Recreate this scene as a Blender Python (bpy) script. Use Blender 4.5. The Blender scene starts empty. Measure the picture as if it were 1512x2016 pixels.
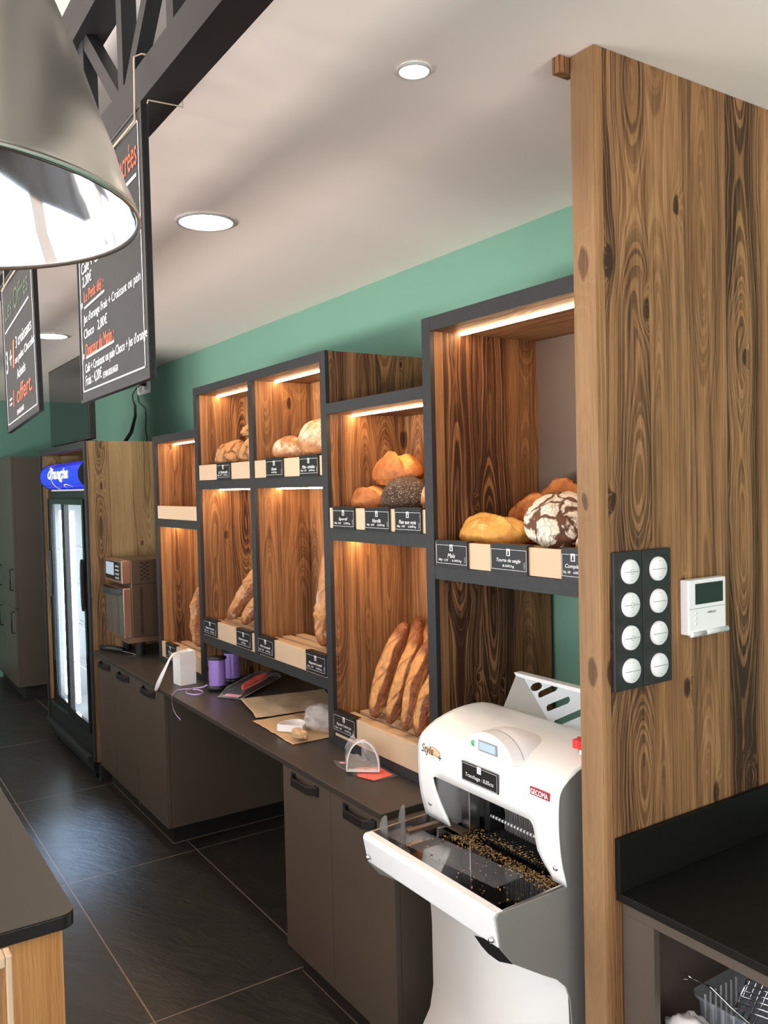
import bpy, bmesh, math, random
from mathutils import Vector, Matrix, noise
random.seed(7)
scene = bpy.context.scene
col = scene.collection
PI = math.pi
WOBJ = {}

# ------------------------------------------------------------------ mesh builder
class MB:
    def __init__(self):
        self.v = []; self.f = []; self.sm = []
    def add(self, vs, fs, smooth=False):
        n = len(self.v)
        self.v += [tuple(p) for p in vs]
        self.f += [tuple(i + n for i in f) for f in fs]
        self.sm += [smooth] * len(fs)
        return self
    def box(self, x0, x1, y0, y1, z0, z1):
        if x0 > x1: x0, x1 = x1, x0
        if y0 > y1: y0, y1 = y1, y0
        if z0 > z1: z0, z1 = z1, z0
        vs = [(x0,y0,z0),(x1,y0,z0),(x1,y1,z0),(x0,y1,z0),(x0,y0,z1),(x1,y0,z1),(x1,y1,z1),(x0,y1,z1)]
        fs = [(0,3,2,1),(4,5,6,7),(0,1,5,4),(1,2,6,5),(2,3,7,6),(3,0,4,7)]
        return self.add(vs, fs)
    def prism(self, poly, axis, a0, a1, smooth=False):
        # poly 2D in the two other axes (in cyclic x,y,z order without axis)
        def mk(p, a):
            if axis == 1: return (p[0], a, p[1])
            if axis == 0: return (a, p[0], p[1])
            return (p[0], p[1], a)
        n = len(poly)
        vs = [mk(p, a0) for p in poly] + [mk(p, a1) for p in poly]
        fs = [(i, (i+1) % n, n + (i+1) % n, n + i) for i in range(n)]
        self.add(vs, fs, smooth)
        k = len(self.v) - 2*n
        self.f += [tuple(k + i for i in range(n))[::-1], tuple(k + n + i for i in range(n))]
        self.sm += [False, False]
        return self
    def tube(self, pts, r, n=8, closed=False, caps=True):
        pts = [Vector(p) for p in pts]
        m = len(pts)
        rs = r if isinstance(r, (list, tuple)) else [r] * m
        rings = []
        prev = None
        for i, p in enumerate(pts):
            if closed:
                t = pts[(i+1) % m] - pts[i-1]
            else:
                t = (pts[min(i+1, m-1)] - pts[max(i-1, 0)])
            t.normalize()
            if prev is None:
                a = Vector((0,0,1)) if abs(t.z) < .9 else Vector((1,0,0))
                u = t.cross(a).normalized()
            else:
                u = (prev - t * prev.dot(t)).normalized()
            prev = u
            w = t.cross(u)
            rings.append([p + (u*math.cos(2*PI*k/n) + w*math.sin(2*PI*k/n)) * rs[i] for k in range(n)])
        vs = [q for R in rings for q in R]
        fs = []
        for i in range(m if closed else m-1):
            j = (i+1) % m
            for k in range(n):
                fs.append((i*n+k, i*n+(k+1) % n, j*n+(k+1) % n, j*n+k))
        if caps and not closed:
            fs.append(tuple(range(n))[::-1]); fs.append(tuple((m-1)*n+k for k in range(n)))
        return self.add(vs, fs, True)
    def ribbon(self, pts, wid, up):
        # flat strip along pts; wid vector per strip
        vs = []; fs = []
        w = Vector(up)
        for p in pts:
            p = Vector(p); vs += [p - w*wid/2, p + w*wid/2]
        for i in range(len(pts)-1):
            fs.append((2*i, 2*i+1, 2*i+3, 2*i+2))
        return self.add(vs, fs, True)
    def lathe(self, prof, c=(0,0,0), n=32, axis='z', close=False):
        vs = []; fs = []
        m = len(prof)
        for (r, h) in prof:
            for k in range(n):
                a = 2*PI*k/n
                if axis == 'z': q = (c[0]+r*math.cos(a), c[1]+r*math.sin(a), c[2]+h)
                elif axis == 'x': q = (c[0]+h, c[1]+r*math.cos(a), c[2]+r*math.sin(a))
                else: q = (c[0]+r*math.cos(a), c[1]+h, c[2]-r*math.sin(a))
                vs.append(q)
        for i in range(m-1):
            for k in range(n):
                fs.append((i*n+k, i*n+(k+1) % n, (i+1)*n+(k+1) % n, (i+1)*n+k))
        self.add(vs, fs, True)
        return self
    def disc(self, c, r, axis='z', n=32, flip=False):
        vs = []
        for k in range(n):
            a = 2*PI*k/n
            if axis == 'z': vs.append((c[0]+r*math.cos(a), c[1]+r*math.sin(a), c[2]))
            elif axis == 'x': vs.append((c[0], c[1]+r*math.cos(a), c[2]+r*math.sin(a)))
            else: vs.append((c[0]+r*math.cos(a), c[1], c[2]-r*math.sin(a)))
        return self.add(vs, [tuple(range(n))[::-1] if flip else tuple(range(n))])
    def mesh(self, vs, fs, M):
        return self.add([M @ Vector(v) for v in vs], fs)
    def build(self, name, mat, parent=None, bevel=0, solid=0, sub=0, seg=2):
        me = bpy.data.meshes.new(name)
        me.from_pydata(self.v, [], self.f)
        me.polygons.foreach_set('use_smooth', self.sm)
        me.update()
        if mat is not None: me.materials.append(mat)
        o = bpy.data.objects.new(name, me)
        col.objects.link(o)
        if parent is not None: attach(o, parent)
        if solid:
            md = o.modifiers.new('thick', 'SOLIDIFY'); md.thickness = solid; md.offset = 0
        if bevel:
            md = o.modifiers.new('bevel', 'BEVEL'); md.width = bevel; md.segments = seg; md.limit_method = 'ANGLE'
            md.harden_normals = False
        if sub:
            md = o.modifiers.new('sub', 'SUBSURF'); md.levels = sub; md.render_levels = sub
        return o

def attach(o, parent):
    # children are modelled in place: cancel the offset of the parent chain
    o.parent = parent
    o.matrix_parent_inverse = WOBJ.get(parent.name, Matrix.Identity(4)).inverted()
    WOBJ[o.name] = Matrix.Identity(4)

def thing(name, label, cat, loc=(0,0,0), group=None):
    o = bpy.data.objects.new(name, None); col.objects.link(o)
    o.empty_display_size = .05
    o.location = loc; WOBJ[o.name] = Matrix.Translation(loc)
    o['label'] = label; o['category'] = cat
    if group: o['group'] = group
    return o

def tag(o, label, cat, group=None, kind=None):
    o['label'] = label; o['category'] = cat
    if group: o['group'] = group
    if kind: o['kind'] = kind
    return o

def struct(name, mb, mat, **k):
    o = mb.build(name, mat, **k); o['kind'] = 'structure'; return o

# ------------------------------------------------------------------ text
_tc = {}
def text_geo(body, shear=0.0, bold=0.0):
    key = (body, shear, bold)
    if key in _tc: return _tc[key]
    cu = bpy.data.curves.new('t', 'FONT'); cu.body = body; cu.size = 1; cu.shear = shear
    cu.align_x = 'CENTER'; cu.align_y = 'CENTER'; cu.resolution_u = 3; cu.offset = bold
    ob = bpy.data.objects.new('t', cu); col.objects.link(ob)
    dg = bpy.context.evaluated_depsgraph_get()
    me = bpy.data.meshes.new_from_object(ob.evaluated_get(dg))
    vs = [v.co.copy() for v in me.vertices]; fs = [tuple(p.vertices) for p in me.polygons]
    bpy.data.objects.remove(ob); bpy.data.curves.remove(cu); bpy.data.meshes.remove(me)
    if vs:
        x0 = min(v.x for v in vs); x1 = max(v.x for v in vs)
        y0 = min(v.y for v in vs); y1 = max(v.y for v in vs)
        vs = [Vector((v.x-(x0+x1)/2, v.y-(y0+y1)/2, 0)) for v in vs]
        _tc[key] = (vs, fs, x1-x0, y1-y0)
    else: _tc[key] = ([], [], 1, 1)
    return _tc[key]

def put_text(mb, body, c, right, up, width=None, height=None, shear=0.0, bold=0.0, rot=0):
    vs, fs, w, h = text_geo(body, shear, bold)
    right = Vector(right).normalized(); up = Vector(up).normalized()
    if rot:
        R = Matrix.Rotation(rot, 3, right.cross(up)); right = R @ right; up = R @ up
    if width and height: sx, sy = width/w, height/h
    elif width: sx = sy = width/w
    else: sx = sy = height/h
    c = Vector(c)
    mb.add([c + right*(v.x*sx) + up*(v.y*sy) for v in vs], fs)

# ------------------------------------------------------------------ materials
def nt(name):
    m = bpy.data.materials.new(name); m.use_nodes = True
    t = m.node_tree; t.nodes.clear()
    out = t.nodes.new('ShaderNodeOutputMaterial')
    b = t.nodes.new('ShaderNodeBsdfPrincipled')
    t.links.new(b.outputs[0], out.inputs[0])
    return m, t, b
class G:
    def __init__(s, t): s.t = t
    def n(s, typ, **k):
        o = s.t.nodes.new(typ)
        for a, v in k.items(): setattr(o, a, v)
        return o
    def l(s, a, b): s.t.links.new(a, b)
    def m(s, op, a, b=None, c=None, clamp=False):
        o = s.n('ShaderNodeMath', operation=op); o.use_clamp = clamp
        for i, v in enumerate((a, b, c)):
            if v is None: continue
            if isinstance(v, (int, float)): o.inputs[i].default_value = v
            else: s.l(v, o.inputs[i])
        return o.outputs[0]
    def xyz(s, x, y, z):
        o = s.n('ShaderNodeCombineXYZ')
        for i, v in enumerate((x, y, z)):
            if isinstance(v, (int, float)): o.inputs[i].default_value = v
            else: s.l(v, o.inputs[i])
        return o.outputs[0]
    def noise(s, vec, scale=1, detail=2, rough=.5, dist=0):
        o = s.n('ShaderNodeTexNoise'); s.l(vec, o.inputs['Vector'])
        o.inputs['Scale'].default_value = scale; o.inputs['Detail'].default_value = detail
        o.inputs['Roughness'].default_value = rough; o.inputs['Distortion'].default_value = dist
        return o.outputs[0]
    def ramp(s, fac, stops, interp='LINEAR'):
        o = s.n('ShaderNodeValToRGB'); s.l(fac, o.inputs[0]); r = o.color_ramp; r.interpolation = interp
        while len(r.elements) < len(stops): r.elements.new(.5)
        for e, (p, c) in zip(r.elements, stops):
            e.position = p; e.color = (c[0], c[1], c[2], 1) if not isinstance(c, (int, float)) else (c, c, c, 1)
        return o.outputs[0]
    def mix(s, fac, a, b, blend='MIX'):
        o = s.n('ShaderNodeMix', data_type='RGBA', blend_type=blend)
        for i, v in ((0, fac), (6, a), (7, b)):
            if isinstance(v, (int, float)): o.inputs[i].default_value = v
            elif isinstance(v, tuple): o.inputs[i].default_value = (*v, 1)
            else: s.l(v, o.inputs[i])
        return o.outputs[2]
    def coord(s):
        return s.n('ShaderNodeTexCoord').outputs['Object']
    def sep(s, v):
        o = s.n('ShaderNodeSeparateXYZ'); s.l(v, o.inputs[0]); return o.outputs
    def bump(s, h, strength, dist, b):
        o = s.n('ShaderNodeBump'); o.inputs['Strength'].default_value = strength; o.inputs['Distance'].default_value = dist
        s.l(h, o.inputs['Height']); s.l(o.outputs[0], b.inputs['Normal'])

def plain(name, c, rough=.5, metal=0, spec=.5, emit=None, es=0, alpha=1, trans=0, ior=1.45, coat=0):
    m, t, b = nt(name)
    b.inputs['Base Color'].default_value = (*c, 1); b.inputs['Roughness'].default_value = rough
    b.inputs['Metallic'].default_value = metal; b.inputs['Specular IOR Level'].default_value = spec
    b.inputs['Alpha'].default_value = alpha; b.inputs['Transmission Weight'].default_value = trans
    b.inputs['IOR'].default_value = ior; b.inputs['Coat Weight'].default_value = coat
    if emit: b.inputs['Emission Color'].default_value = (*emit, 1); b.inputs['Emission Strength'].default_value = es
    return m

def speck(name, c1, c2, scale, rough, bump=0, spec=.5, bscale=None, metal=0):
    m, t, b = nt(name); g = G(t); co = g.coord()
    n = g.noise(co, scale, 3, .6)
    g.l(g.mix(n, c1, c2), b.inputs['Base Color'])
    b.inputs['Roughness'].default_value = rough; b.inputs['Specular IOR Level'].default_value = spec
    b.inputs['Metallic'].default_value = metal
    if bump: g.bump(g.noise(co, bscale or scale*3, 3, .6), bump, .002, b)
    return m

def wood(name, light, mid, dark, horiz=False, plank=.135, contrast=1.0, freq=220, grey=.5):
    m, t, b = nt(name); g = G(t)
    s = g.sep(g.coord())
    if horiz: u = g.m('ADD', s[0], s[2]); v = s[1]
    else: u = g.m('ADD', s[0], s[1]); v = s[2]
    wav = g.m('MULTIPLY', g.m('SUBTRACT', g.noise(g.xyz(g.m('MULTIPLY', u, 4), g.m('MULTIPLY', v, .9), 1.5), 1, 2, .5), .5), .02)
    q = g.m('DIVIDE', g.m('ADD', u, .0), plank)
    idx = g.m('FLOOR', q)
    wn = g.n('ShaderNodeTexWhiteNoise', noise_dimensions='1D'); g.l(idx, wn.inputs['W'])
    cw = g.sep(wn.outputs['Color'])
    rnd, rnd2, rnd3 = cw[0], cw[1], cw[2]
    ul = g.m('MULTIPLY', g.m('SUBTRACT', g.m('SUBTRACT', q, idx), g.m('ADD', .2, g.m('MULTIPLY', rnd, .6))), plank)
    seed = g.m('MULTIPLY', rnd, 37.0)
    # slow wander of the cut along the grain gives cathedral figures
    d = g.m('MULTIPLY', g.m('SUBTRACT', g.noise(g.xyz(seed, g.m('MULTIPLY', v, .62), 0), 1, 2.0, .55), .5), .50)
    wob = g.m('MULTIPLY', g.m('SUBTRACT', g.noise(g.xyz(g.m('MULTIPLY', u, 11), g.m('MULTIPLY', v, 2.0), seed), 1, 3, .55), .5), .045)
    # sparse knots with rings bending round them
    kw = g.noise(g.xyz(g.m('MULTIPLY', u, 30), g.m('MULTIPLY', v, 14), 2), 1, 2, .5)
    vo = g.n('ShaderNodeTexVoronoi', voronoi_dimensions='2D', feature='F1')
    g.l(g.xyz(g.m('ADD', g.m('MULTIPLY', u, 8.5), g.m('MULTIPLY', kw, .10)), g.m('ADD', g.m('MULTIPLY', v, 3.6), g.m('MULTIPLY', kw, .12)), 0), vo.inputs['Vector']); vo.inputs['Scale'].default_value = 1
    cs = g.sep(vo.outputs['Color'])
    on = g.m('GREATER_THAN', cs[0], .80)
    size = g.m('ADD', .45, g.m('MULTIPLY', cs[1], .8))
    kdist = g.m('DIVIDE', vo.outputs['Distance'], size)
    kd = g.m('MULTIPLY', on, g.m('POWER', g.m('SUBTRACT', 1, g.m('MINIMUM', 1, g.m('MULTIPLY', kdist, 2.6))), 2.0))
    uw = g.m('ADD', g.m('ADD', ul, wob), wav)
    r = g.m('SQRT', g.m('ADD', g.m('MULTIPLY', uw, uw), g.m('ADD', g.m('MULTIPLY', d, d), .0003)))
    r = g.m('ADD', r, g.m('MULTIPLY', kd, .035))
    def n1(val, detail):
        o = g.n('ShaderNodeTexNoise', noise_dimensions='1D'); g.l(val, o.inputs['W'])
        o.inputs['Scale'].default_value = 1; o.inputs['Detail'].default_value = detail; o.inputs['Roughness'].default_value = .55
        return o.outputs[0]
    ring = n1(g.m('ADD', g.m('MULTIPLY', r, freq), g.m('MULTIPLY', seed, 5)), 1.5)
    ring = g.ramp(ring, [(.43, 0.), (.54, 1.)])
    band = g.ramp(n1(g.m('ADD', g.m('MULTIPLY', r, freq*.13), seed), 1), [(.42, 0.), (.62, 1.)])
    fib = g.noise(g.xyz(g.m('MULTIPLY', g.m('ADD', u, g.m('MULTIPLY', wob, .3)), 380), g.m('MULTIPLY', v, 8), 0), 1, 4, .7)
    str1 = g.noise(g.xyz(g.m('MULTIPLY', g.m('ADD', u, wav), 120), g.m('MULTIPLY', v, 1.6), 5.0), 1, 3, .6)
    str2 = g.noise(g.xyz(g.m('MULTIPLY', u, 26), g.m('MULTIPLY', v, 1.2), 5.0), 1, 3, .6)
    tone = g.noise(g.xyz(g.m('MULTIPLY', u, 7), g.m('MULTIPLY', v, 1.1), 3.0), 1, 3, .6)
    fig = g.m('ADD', .18, g.m('MULTIPLY', g.m('POWER', rnd2, 1.4), .95))
    f = g.m('MULTIPLY', g.m('MULTIPLY', ring, fig), .46*contrast)
    f = g.m('ADD', f, g.m('MULTIPLY', g.m('MULTIPLY', band, fig), .34*contrast))
    f = g.m('ADD', f, g.m('MULTIPLY', g.m('SUBTRACT', fib, .5), .75))
    f = g.m('ADD', f, g.m('MULTIPLY', g.m('SUBTRACT', str1, .48), .85*contrast))
    f = g.m('ADD', f, g.m('MULTIPLY', g.m('SUBTRACT', str2, .48), .75*contrast))
    f = g.m('ADD', f, g.m('MULTIPLY', g.m('SUBTRACT', tone, .47), .7*contrast))
    f = g.m('ADD', f, g.m('MULTIPLY', g.m('SUBTRACT', rnd3, .5), .30))
    core = g.m('MULTIPLY', on, g.m('SUBTRACT', 1, g.m('MULTIPLY', kdist, 9.0)), clamp=True)
    f = g.m('ADD', f, g.m('MULTIPLY', g.m('MINIMUM', 1, g.m('MULTIPLY', core, 3)), .6))
    seam = g.m('LESS_THAN', g.m('SUBTRACT', q, idx), .012)
    f = g.m('ADD', f, g.m('MULTIPLY', seam, .22))
    f = g.m('ADD', f, .16, clamp=True)
    c = g.ramp(f, [(0, light), (.45, mid), (1, dark)])
    gv = g.m('MULTIPLY', g.ramp(g.noise(g.xyz(g.m('MULTIPLY', u, 5), g.m('MULTIPLY', v, .8), 9.0), 1, 3, .6), [(.42, 0.), (.68, 1.)]), grey)
    c = g.mix(gv, c, (.40,.36,.31), 'MULTIPLY') if False else g.mix(g.m('MULTIPLY', gv, .75), c, g.mix(1.0, c, (.62,.60,.56), 'MULTIPLY'))
    g.l(c, b.inputs['Base Color'])
    b.inputs['Roughness'].default_value = .6; b.inputs['Specular IOR Level'].default_value = .3
    g.bump(g.m('SUBTRACT', 1, f), .45, .0025, b)
    return m

M = {}
WL, WM, WD = (.37,.195,.080), (.225,.108,.042), (.045,.019,.009)
M['wood'] = wood('aged_spruce', WL, WM, WD, contrast=1.3, freq=250, grey=.25)
M['wood_top'] = wood('aged_spruce_across', WL, WM, WD, horiz=True)
M['wood_wall'] = wood('aged_spruce_cladding', (.43,.240,.106), (.255,.127,.052), (.042,.019,.009), contrast=1.3, grey=.6, freq=250)
M['wood_pale'] = wood('aged_spruce_pale', (.42,.28,.135), (.31,.19,.085), (.075,.042,.02), contrast=.9, grey=.9)
M['wood_edge'] = wood('aged_spruce_edge', (.31,.185,.09), (.225,.127,.058), (.085,.045,.02), plank=.3, contrast=.55, freq=200)
M['wood_orange'] = wood('oiled_spruce', (.60,.33,.125), (.46,.225,.075), (.15,.06,.02), plank=.4, contrast=.8, freq=150, grey=0)
M['frame'] = speck('anthracite_laminate', (.017,.018,.019), (.030,.031,.032), 60, .5, .35, bscale=160, spec=.35)
M['black'] = plain('black_plastic', (.012,.012,.013), .38)
M['blackgloss'] = plain('black_gloss', (.008,.008,.009), .07)
M['top'] = speck('brown_stone_worktop', (.028,.024,.021), (.05,.042,.036), 90, .38, .12, bscale=200)
M['topgrey'] = speck('grey_brown_worktop', (.042,.035,.025), (.056,.047,.034), 90, .36, .08, bscale=200)
M['topblack'] = speck('black_worktop', (.004,.004,.0038), (.011,.010,.008), 90, .5, .12, bscale=200, spec=.16)
M['taupe'] = plain('taupe_laminate', (.088,.071,.056), .38)
M['taupedark'] = plain('brown_back_panel', (.095,.072,.058), .55)
M['plinth'] = speck('dark_plinth_tile', (.012,.011,.01), (.022,.02,.018), 20, .5)
M['birch'] = speck('birch_board', (.50,.36,.235), (.58,.43,.29), 9, .55, 0, .3)
M['pale_strip'] = speck('pale_slat', (.50,.33,.19), (.60,.42,.26), 12, .6, 0, .3)
M['white'] = plain('white_paint', (.78,.80,.80), .32)
M['cream'] = plain('cream_enamel', (.78,.78,.76), .28)
M['whiteplastic'] = plain('white_plastic', (.82,.82,.83), .35)
M['sheetgrey'] = plain('grey_steel_side', (.25,.25,.235), .4, .2)
M['steel'] = plain('brushed_steel', (.58,.57,.55), .28, 1)
M['mirror'] = plain('mirror_steel', (.30,.29,.28), .05, 1)
M['alu_out'] = plain('brushed_aluminium', (.80,.78,.73), .30, 1)
M['alu_in'] = plain('polished_reflector', (.93,.94,.95), .07, 1)
M['copper'] = plain('warm_steel', (.55,.36,.27), .30, .9)
M['ovendark'] = plain('dark_steel', (.17,.12,.085), .36, .75)
M['red'] = plain('red_plastic', (.72,.02,.018), .3)
M['redclear'] = plain('orange_red_film', (.85,.09,.03), .25)
M['purple'] = plain('lilac_satin', (.33,.22,.62), .28, .25)
M['purplelight'] = plain('lilac_ribbon', (.55,.42,.75), .35)
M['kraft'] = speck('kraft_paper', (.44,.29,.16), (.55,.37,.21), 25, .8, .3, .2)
M['kraftgrey'] = speck('greyish_kraft', (.36,.27,.17), (.47,.35,.22), 25, .8, .3, .2)  # greyer brown paper of the upper bag
M['chalkboard'] = speck('slate_board', (.026,.026,.026), (.036,.036,.035), 14, .65, 0, .3)
M['inkwhite'] = plain('white_marking', (.85,.86,.86), .7)
M['inkred'] = plain('red_chalk', (.80,.13,.06), .7)
M['inkgreen'] = plain('faded_green_chalk', (.085,.12,.075), .7)
M['inkblack'] = plain('black_print', (.02,.02,.02), .6)
M['inkorange'] = plain('pale_orange_print', (.80,.48,.28), .6)
M['badgered'] = plain('crimson_badge', (.33,.02,.035), .35)
M['lcd'] = plain('pale_blue_display', (.42,.56,.68), .2)
M['lcddark'] = plain('dark_green_display', (.018,.028,.022), .12)
M['green'] = plain('green_button', (.06,.45,.16), .4)
M['grey'] = plain('grey_plastic', (.28,.28,.28), .45)
M['greylight'] = plain('light_grey', (.45,.46,.46), .45)
M['rope'] = plain('jute_string', (.50,.42,.30), .9)
M['truss'] = plain('anthracite_paint', (.015,.015,.016), .5, spec=.35)
M['led'] = plain('warm_led', (1,1,1), .5, emit=(1,.62,.34), es=80)
M['downlight'] = plain('downlight_diffuser', (1,1,1), .5, emit=(1,.88,.72), es=20)
M['coldled'] = plain('cold_tube', (1,1,1), .5, emit=(.72,.88,1), es=26)
M['chrome'] = plain('chrome_wire', (.80,.80,.80), .12, 1)

def thin(name, c, a, rough=.1, spec=.5):
    m, t, b = nt(name)
    b.inputs['Base Color'].default_value = (*c, 1); b.inputs['Roughness'].default_value = rough
    b.inputs['Alpha'].default_value = a; b.inputs['Specular IOR Level'].default_value = spec
    return m
M['film'] = thin('clear_film', (.86,.86,.87), .27, .22)
M['clear'] = thin('clear_plastic', (.70,.70,.72), .06, .12, .3)
M['smoke'] = thin('smoked_plastic', (.20,.20,.19), .62, .12)
M['tub'] = thin('clear_tub', (.55,.63,.72), .19, .08)
M['glass'] = thin('door_glass', (.62,.70,.78), .16, .03)
M['pane'] = thin('window_glass', (.9,.95,1), .06, .02)

def chalk_green():
    m, t, b = nt('green_wall_paint'); g = G(t); co = g.coord()
    g.l(g.mix(g.noise(co, 2.5, 2), (.150,.305,.230), (.160,.320,.242)), b.inputs['Base Color'])
    b.inputs['Roughness'].default_value = .75; b.inputs['Specular IOR Level'].default_value = .3
    g.bump(g.noise(co, 220, 2), .08, .001, b)
    return m
M['wall'] = chalk_green()
M['ceil'] = speck('ceiling_paint', (.84,.775,.73), (.86,.79,.745), 2, .7, 0, .3)
M['plaster'] = speck('white_plaster', (.70,.66,.62), (.74,.70,.66), 2, .8, 0, .3)

def floor_mat():
    m, t, b = nt('slate_tile'); g = G(t); co = g.coord(); s = g.sep(co)
    a = g.m('DIVIDE', g.m('SUBTRACT', s[0], .847), .604); c = g.m('DIVIDE', g.m('SUBTRACT', s[1], 2.726), 1.195)
    fa = g.m('FRACT', a); fc = g.m('FRACT', c)
    ea = g.m('MULTIPLY', g.m('MINIMUM', fa, g.m('SUBTRACT', 1, fa)), .604)
    ec = g.m('MULTIPLY', g.m('MINIMUM', fc, g.m('SUBTRACT', 1, fc)), 1.195)
    gr = g.m('LESS_THAN', g.m('MINIMUM', ea, ec), .0027)
    wn = g.n('ShaderNodeTexWhiteNoise', noise_dimensions='2D'); g.l(g.xyz(g.m('FLOOR', a), g.m('FLOOR', c), 0), wn.inputs['Vector'])
    mp = g.xyz(g.m('ADD', g.m('MULTIPLY', s[0], 4.0), g.m('MULTIPLY', s[1], 2.0)), g.m('MULTIPLY', s[1], 1.4), g.m('MULTIPLY', wn.outputs[0], 9))
    n1 = g.noise(mp, 2.2, 6, .62, .6); n2 = g.noise(mp, 9, 5, .65, .3)
    base = g.ramp(g.m('ADD', g.m('MULTIPLY', n1, .7), g.m('MULTIPLY', n2, .3)), [(.3, (.019,.017,.015)), (.7, (.042,.036,.032))])
    g.l(g.mix(gr, base, (.24,.19,.15)), b.inputs['Base Color'])
    g.l(g.m('ADD', .34, g.m('MULTIPLY', n2, .18)), b.inputs['Roughness'])
    b.inputs['Specular IOR Level'].default_value = .5
    h = g.m('ADD', g.m('MULTIPLY', n1, 1.0), g.m('MULTIPLY', n2, .45))
    h = g.m('SUBTRACT', h, g.m('MULTIPLY', gr, .4))
    g.bump(h, .45, .008, b)
    return m
M['floor'] = floor_mat()
M['crumb'] = speck('crumb', (.42,.22,.07), (.70,.46,.20), 120, .8)
M['chute'] = plain('pale_blue_grey_sheet', (.40,.44,.46), .35)
M['greylight2'] = plain('pale_overlay', (.66,.68,.70), .4)

def crust(name, base, dark, cut, flour=None, fscale=1.0, famt=.5, rough=.6, speckle=None):
    # attribute "cut": slashes; baked colour variation from noise in the loaf's own space
    m, t, b = nt(name); g = G(t); co = g.coord()
    at = g.n('ShaderNodeAttribute', attribute_name='cut').outputs['Fac']
    up = g.n('ShaderNodeAttribute', attribute_name='up').outputs['Fac']
    n = g.noise(co, 14, 5, .62); n2 = g.noise(co, 55, 4, .6); n3 = g.noise(co, 190, 2, .5)
    c = g.mix(g.ramp(n, [(.32, 0.), (.68, 1.)]), base, dark)
    c = g.mix(g.m('MULTIPLY', g.ramp(n2, [(.5, 0.), (.75, 1.)]), .55), c, tuple(x*.45 for x in dark))
    c = g.mix(g.m('MULTIPLY', at, g.ramp(n2, [(.25, .55), (.6, 1.)])), c, cut)
    h = g.m('ADD', g.m('MULTIPLY', n2, .8), g.m('MULTIPLY', n3, .5))
    if flour:
        fl = g.ramp(g.m('ADD', g.m('MULTIPLY', g.noise(co, 9*fscale, 4, .65), .75), g.m('MULTIPLY', n3, .25)), [(.62-famt*.3, 0.), (.80-famt*.3, 1.)])
        fl = g.m('MULTIPLY', g.m('MULTIPLY', fl, up), g.m('SUBTRACT', 1, g.m('MULTIPLY', at, .75)))
        c = g.mix(fl, c, flour)
    if speckle:
        vo = g.n('ShaderNodeTexVoronoi', feature='F1'); g.l(co, vo.inputs['Vector']); vo.inputs['Scale'].default_value = 210
        cs = g.sep(vo.outputs['Color'])
        k = g.m('MULTIPLY', g.m('LESS_THAN', vo.outputs['Distance'], .42), g.m('GREATER_THAN', cs[0], .35))
        c = g.mix(k, c, g.mix(cs[1], speckle[0], speckle[1]))
        h = g.m('ADD', h, g.m('MULTIPLY', g.m('SUBTRACT', 1, vo.outputs['Distance']), 1.6))
    g.l(c, b.inputs['Base Color']); b.inputs['Roughness'].default_value = rough; b.inputs['Specular IOR Level'].default_value = .35
    g.bump(h, .9, .005, b)
    return m
M['golden'] = crust('golden_crust', (.45,.17,.042), (.25,.072,.018), (.72,.39,.12))
M['tan'] = crust('floured_tan_crust', (.44,.21,.075), (.27,.10,.035), (.62,.36,.14), (.76,.62,.44), 2.2, .62)
M['maize'] = crust('yellow_maize_crust', (.68,.37,.075), (.50,.20,.035), (.80,.50,.15), (.80,.58,.20), 3, .35)
M['darkseed'] = crust('seeded_dark_crust', (.085,.046,.028), (.045,.024,.016), (.12,.07,.04), speckle=((.06,.045,.035), (.42,.33,.24)))
M['baguette'] = crust('baguette_crust', (.26,.090,.034), (.15,.046,.019), (.56,.275,.085), (.60,.42,.28), 4, .12, .5)
M['rustic'] = crust('rustic_floured_crust', (.34,.125,.046), (.19,.062,.025), (.50,.24,.085), (.84,.73,.58), 1.5, .36)

def cracked(name, flourc, crackc, scale, w0, w1, patch=.3):
    m, t, b = nt(name); g = G(t); co = g.coord()
    dn = g.n('ShaderNodeTexNoise'); g.l(co, dn.inputs['Vector']); dn.inputs['Scale'].default_value = 11; dn.inputs['Detail'].default_value = 3
    vm = g.n('ShaderNodeVectorMath', operation='MULTIPLY_ADD'); g.l(dn.outputs['Color'], vm.inputs[0]); vm.inputs[1].default_value = (.10,.10,.10); g.l(co, vm.inputs[2])
    vo = g.n('ShaderNodeTexVoronoi', feature='DISTANCE_TO_EDGE'); g.l(vm.outputs[0], vo.inputs['Vector']); vo.inputs['Scale'].default_value = scale
    n2 = g.noise(co, 60, 4, .6); n4 = g.noise(co, 13, 3, .6)
    fine = g.n('ShaderNodeTexVoronoi', feature='DISTANCE_TO_EDGE'); g.l(vm.outputs[0], fine.inputs['Vector']); fine.inputs['Scale'].default_value = scale*3.5
    k = g.ramp(g.m('ADD', g.m('ADD', vo.outputs['Distance'], g.m('MULTIPLY', g.m('SUBTRACT', n2, .5), .16)), g.m('MULTIPLY', g.m('SUBTRACT', n4, .5), patch)), [(w0, 0.), (w1, 1.)])
    k = g.m('MULTIPLY', k, g.ramp(fine.outputs['Distance'], [(.0, .45), (.03, 1.)]))
    fl = g.mix(n2, flourc, tuple(x*.78 for x in flourc))
    g.l(g.mix(k, g.mix(n2, crackc, tuple(x*.45 for x in crackc)), fl), b.inputs['Base Color'])
    b.inputs['Roughness'].default_value = .8
    g.bump(g.m('ADD', k, g.m('MULTIPLY', n2, .3)), .8, .006, b)
    return m
M['rye'] = cracked('cracked_rye_crust', (.76,.68,.56), (.15,.058,.026), 15, .04, .10, .42)
M['country'] = cracked('torn_country_crust', (.52,.27,.10), (.24,.085,.03), 12, .02, .10, .5)

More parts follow.
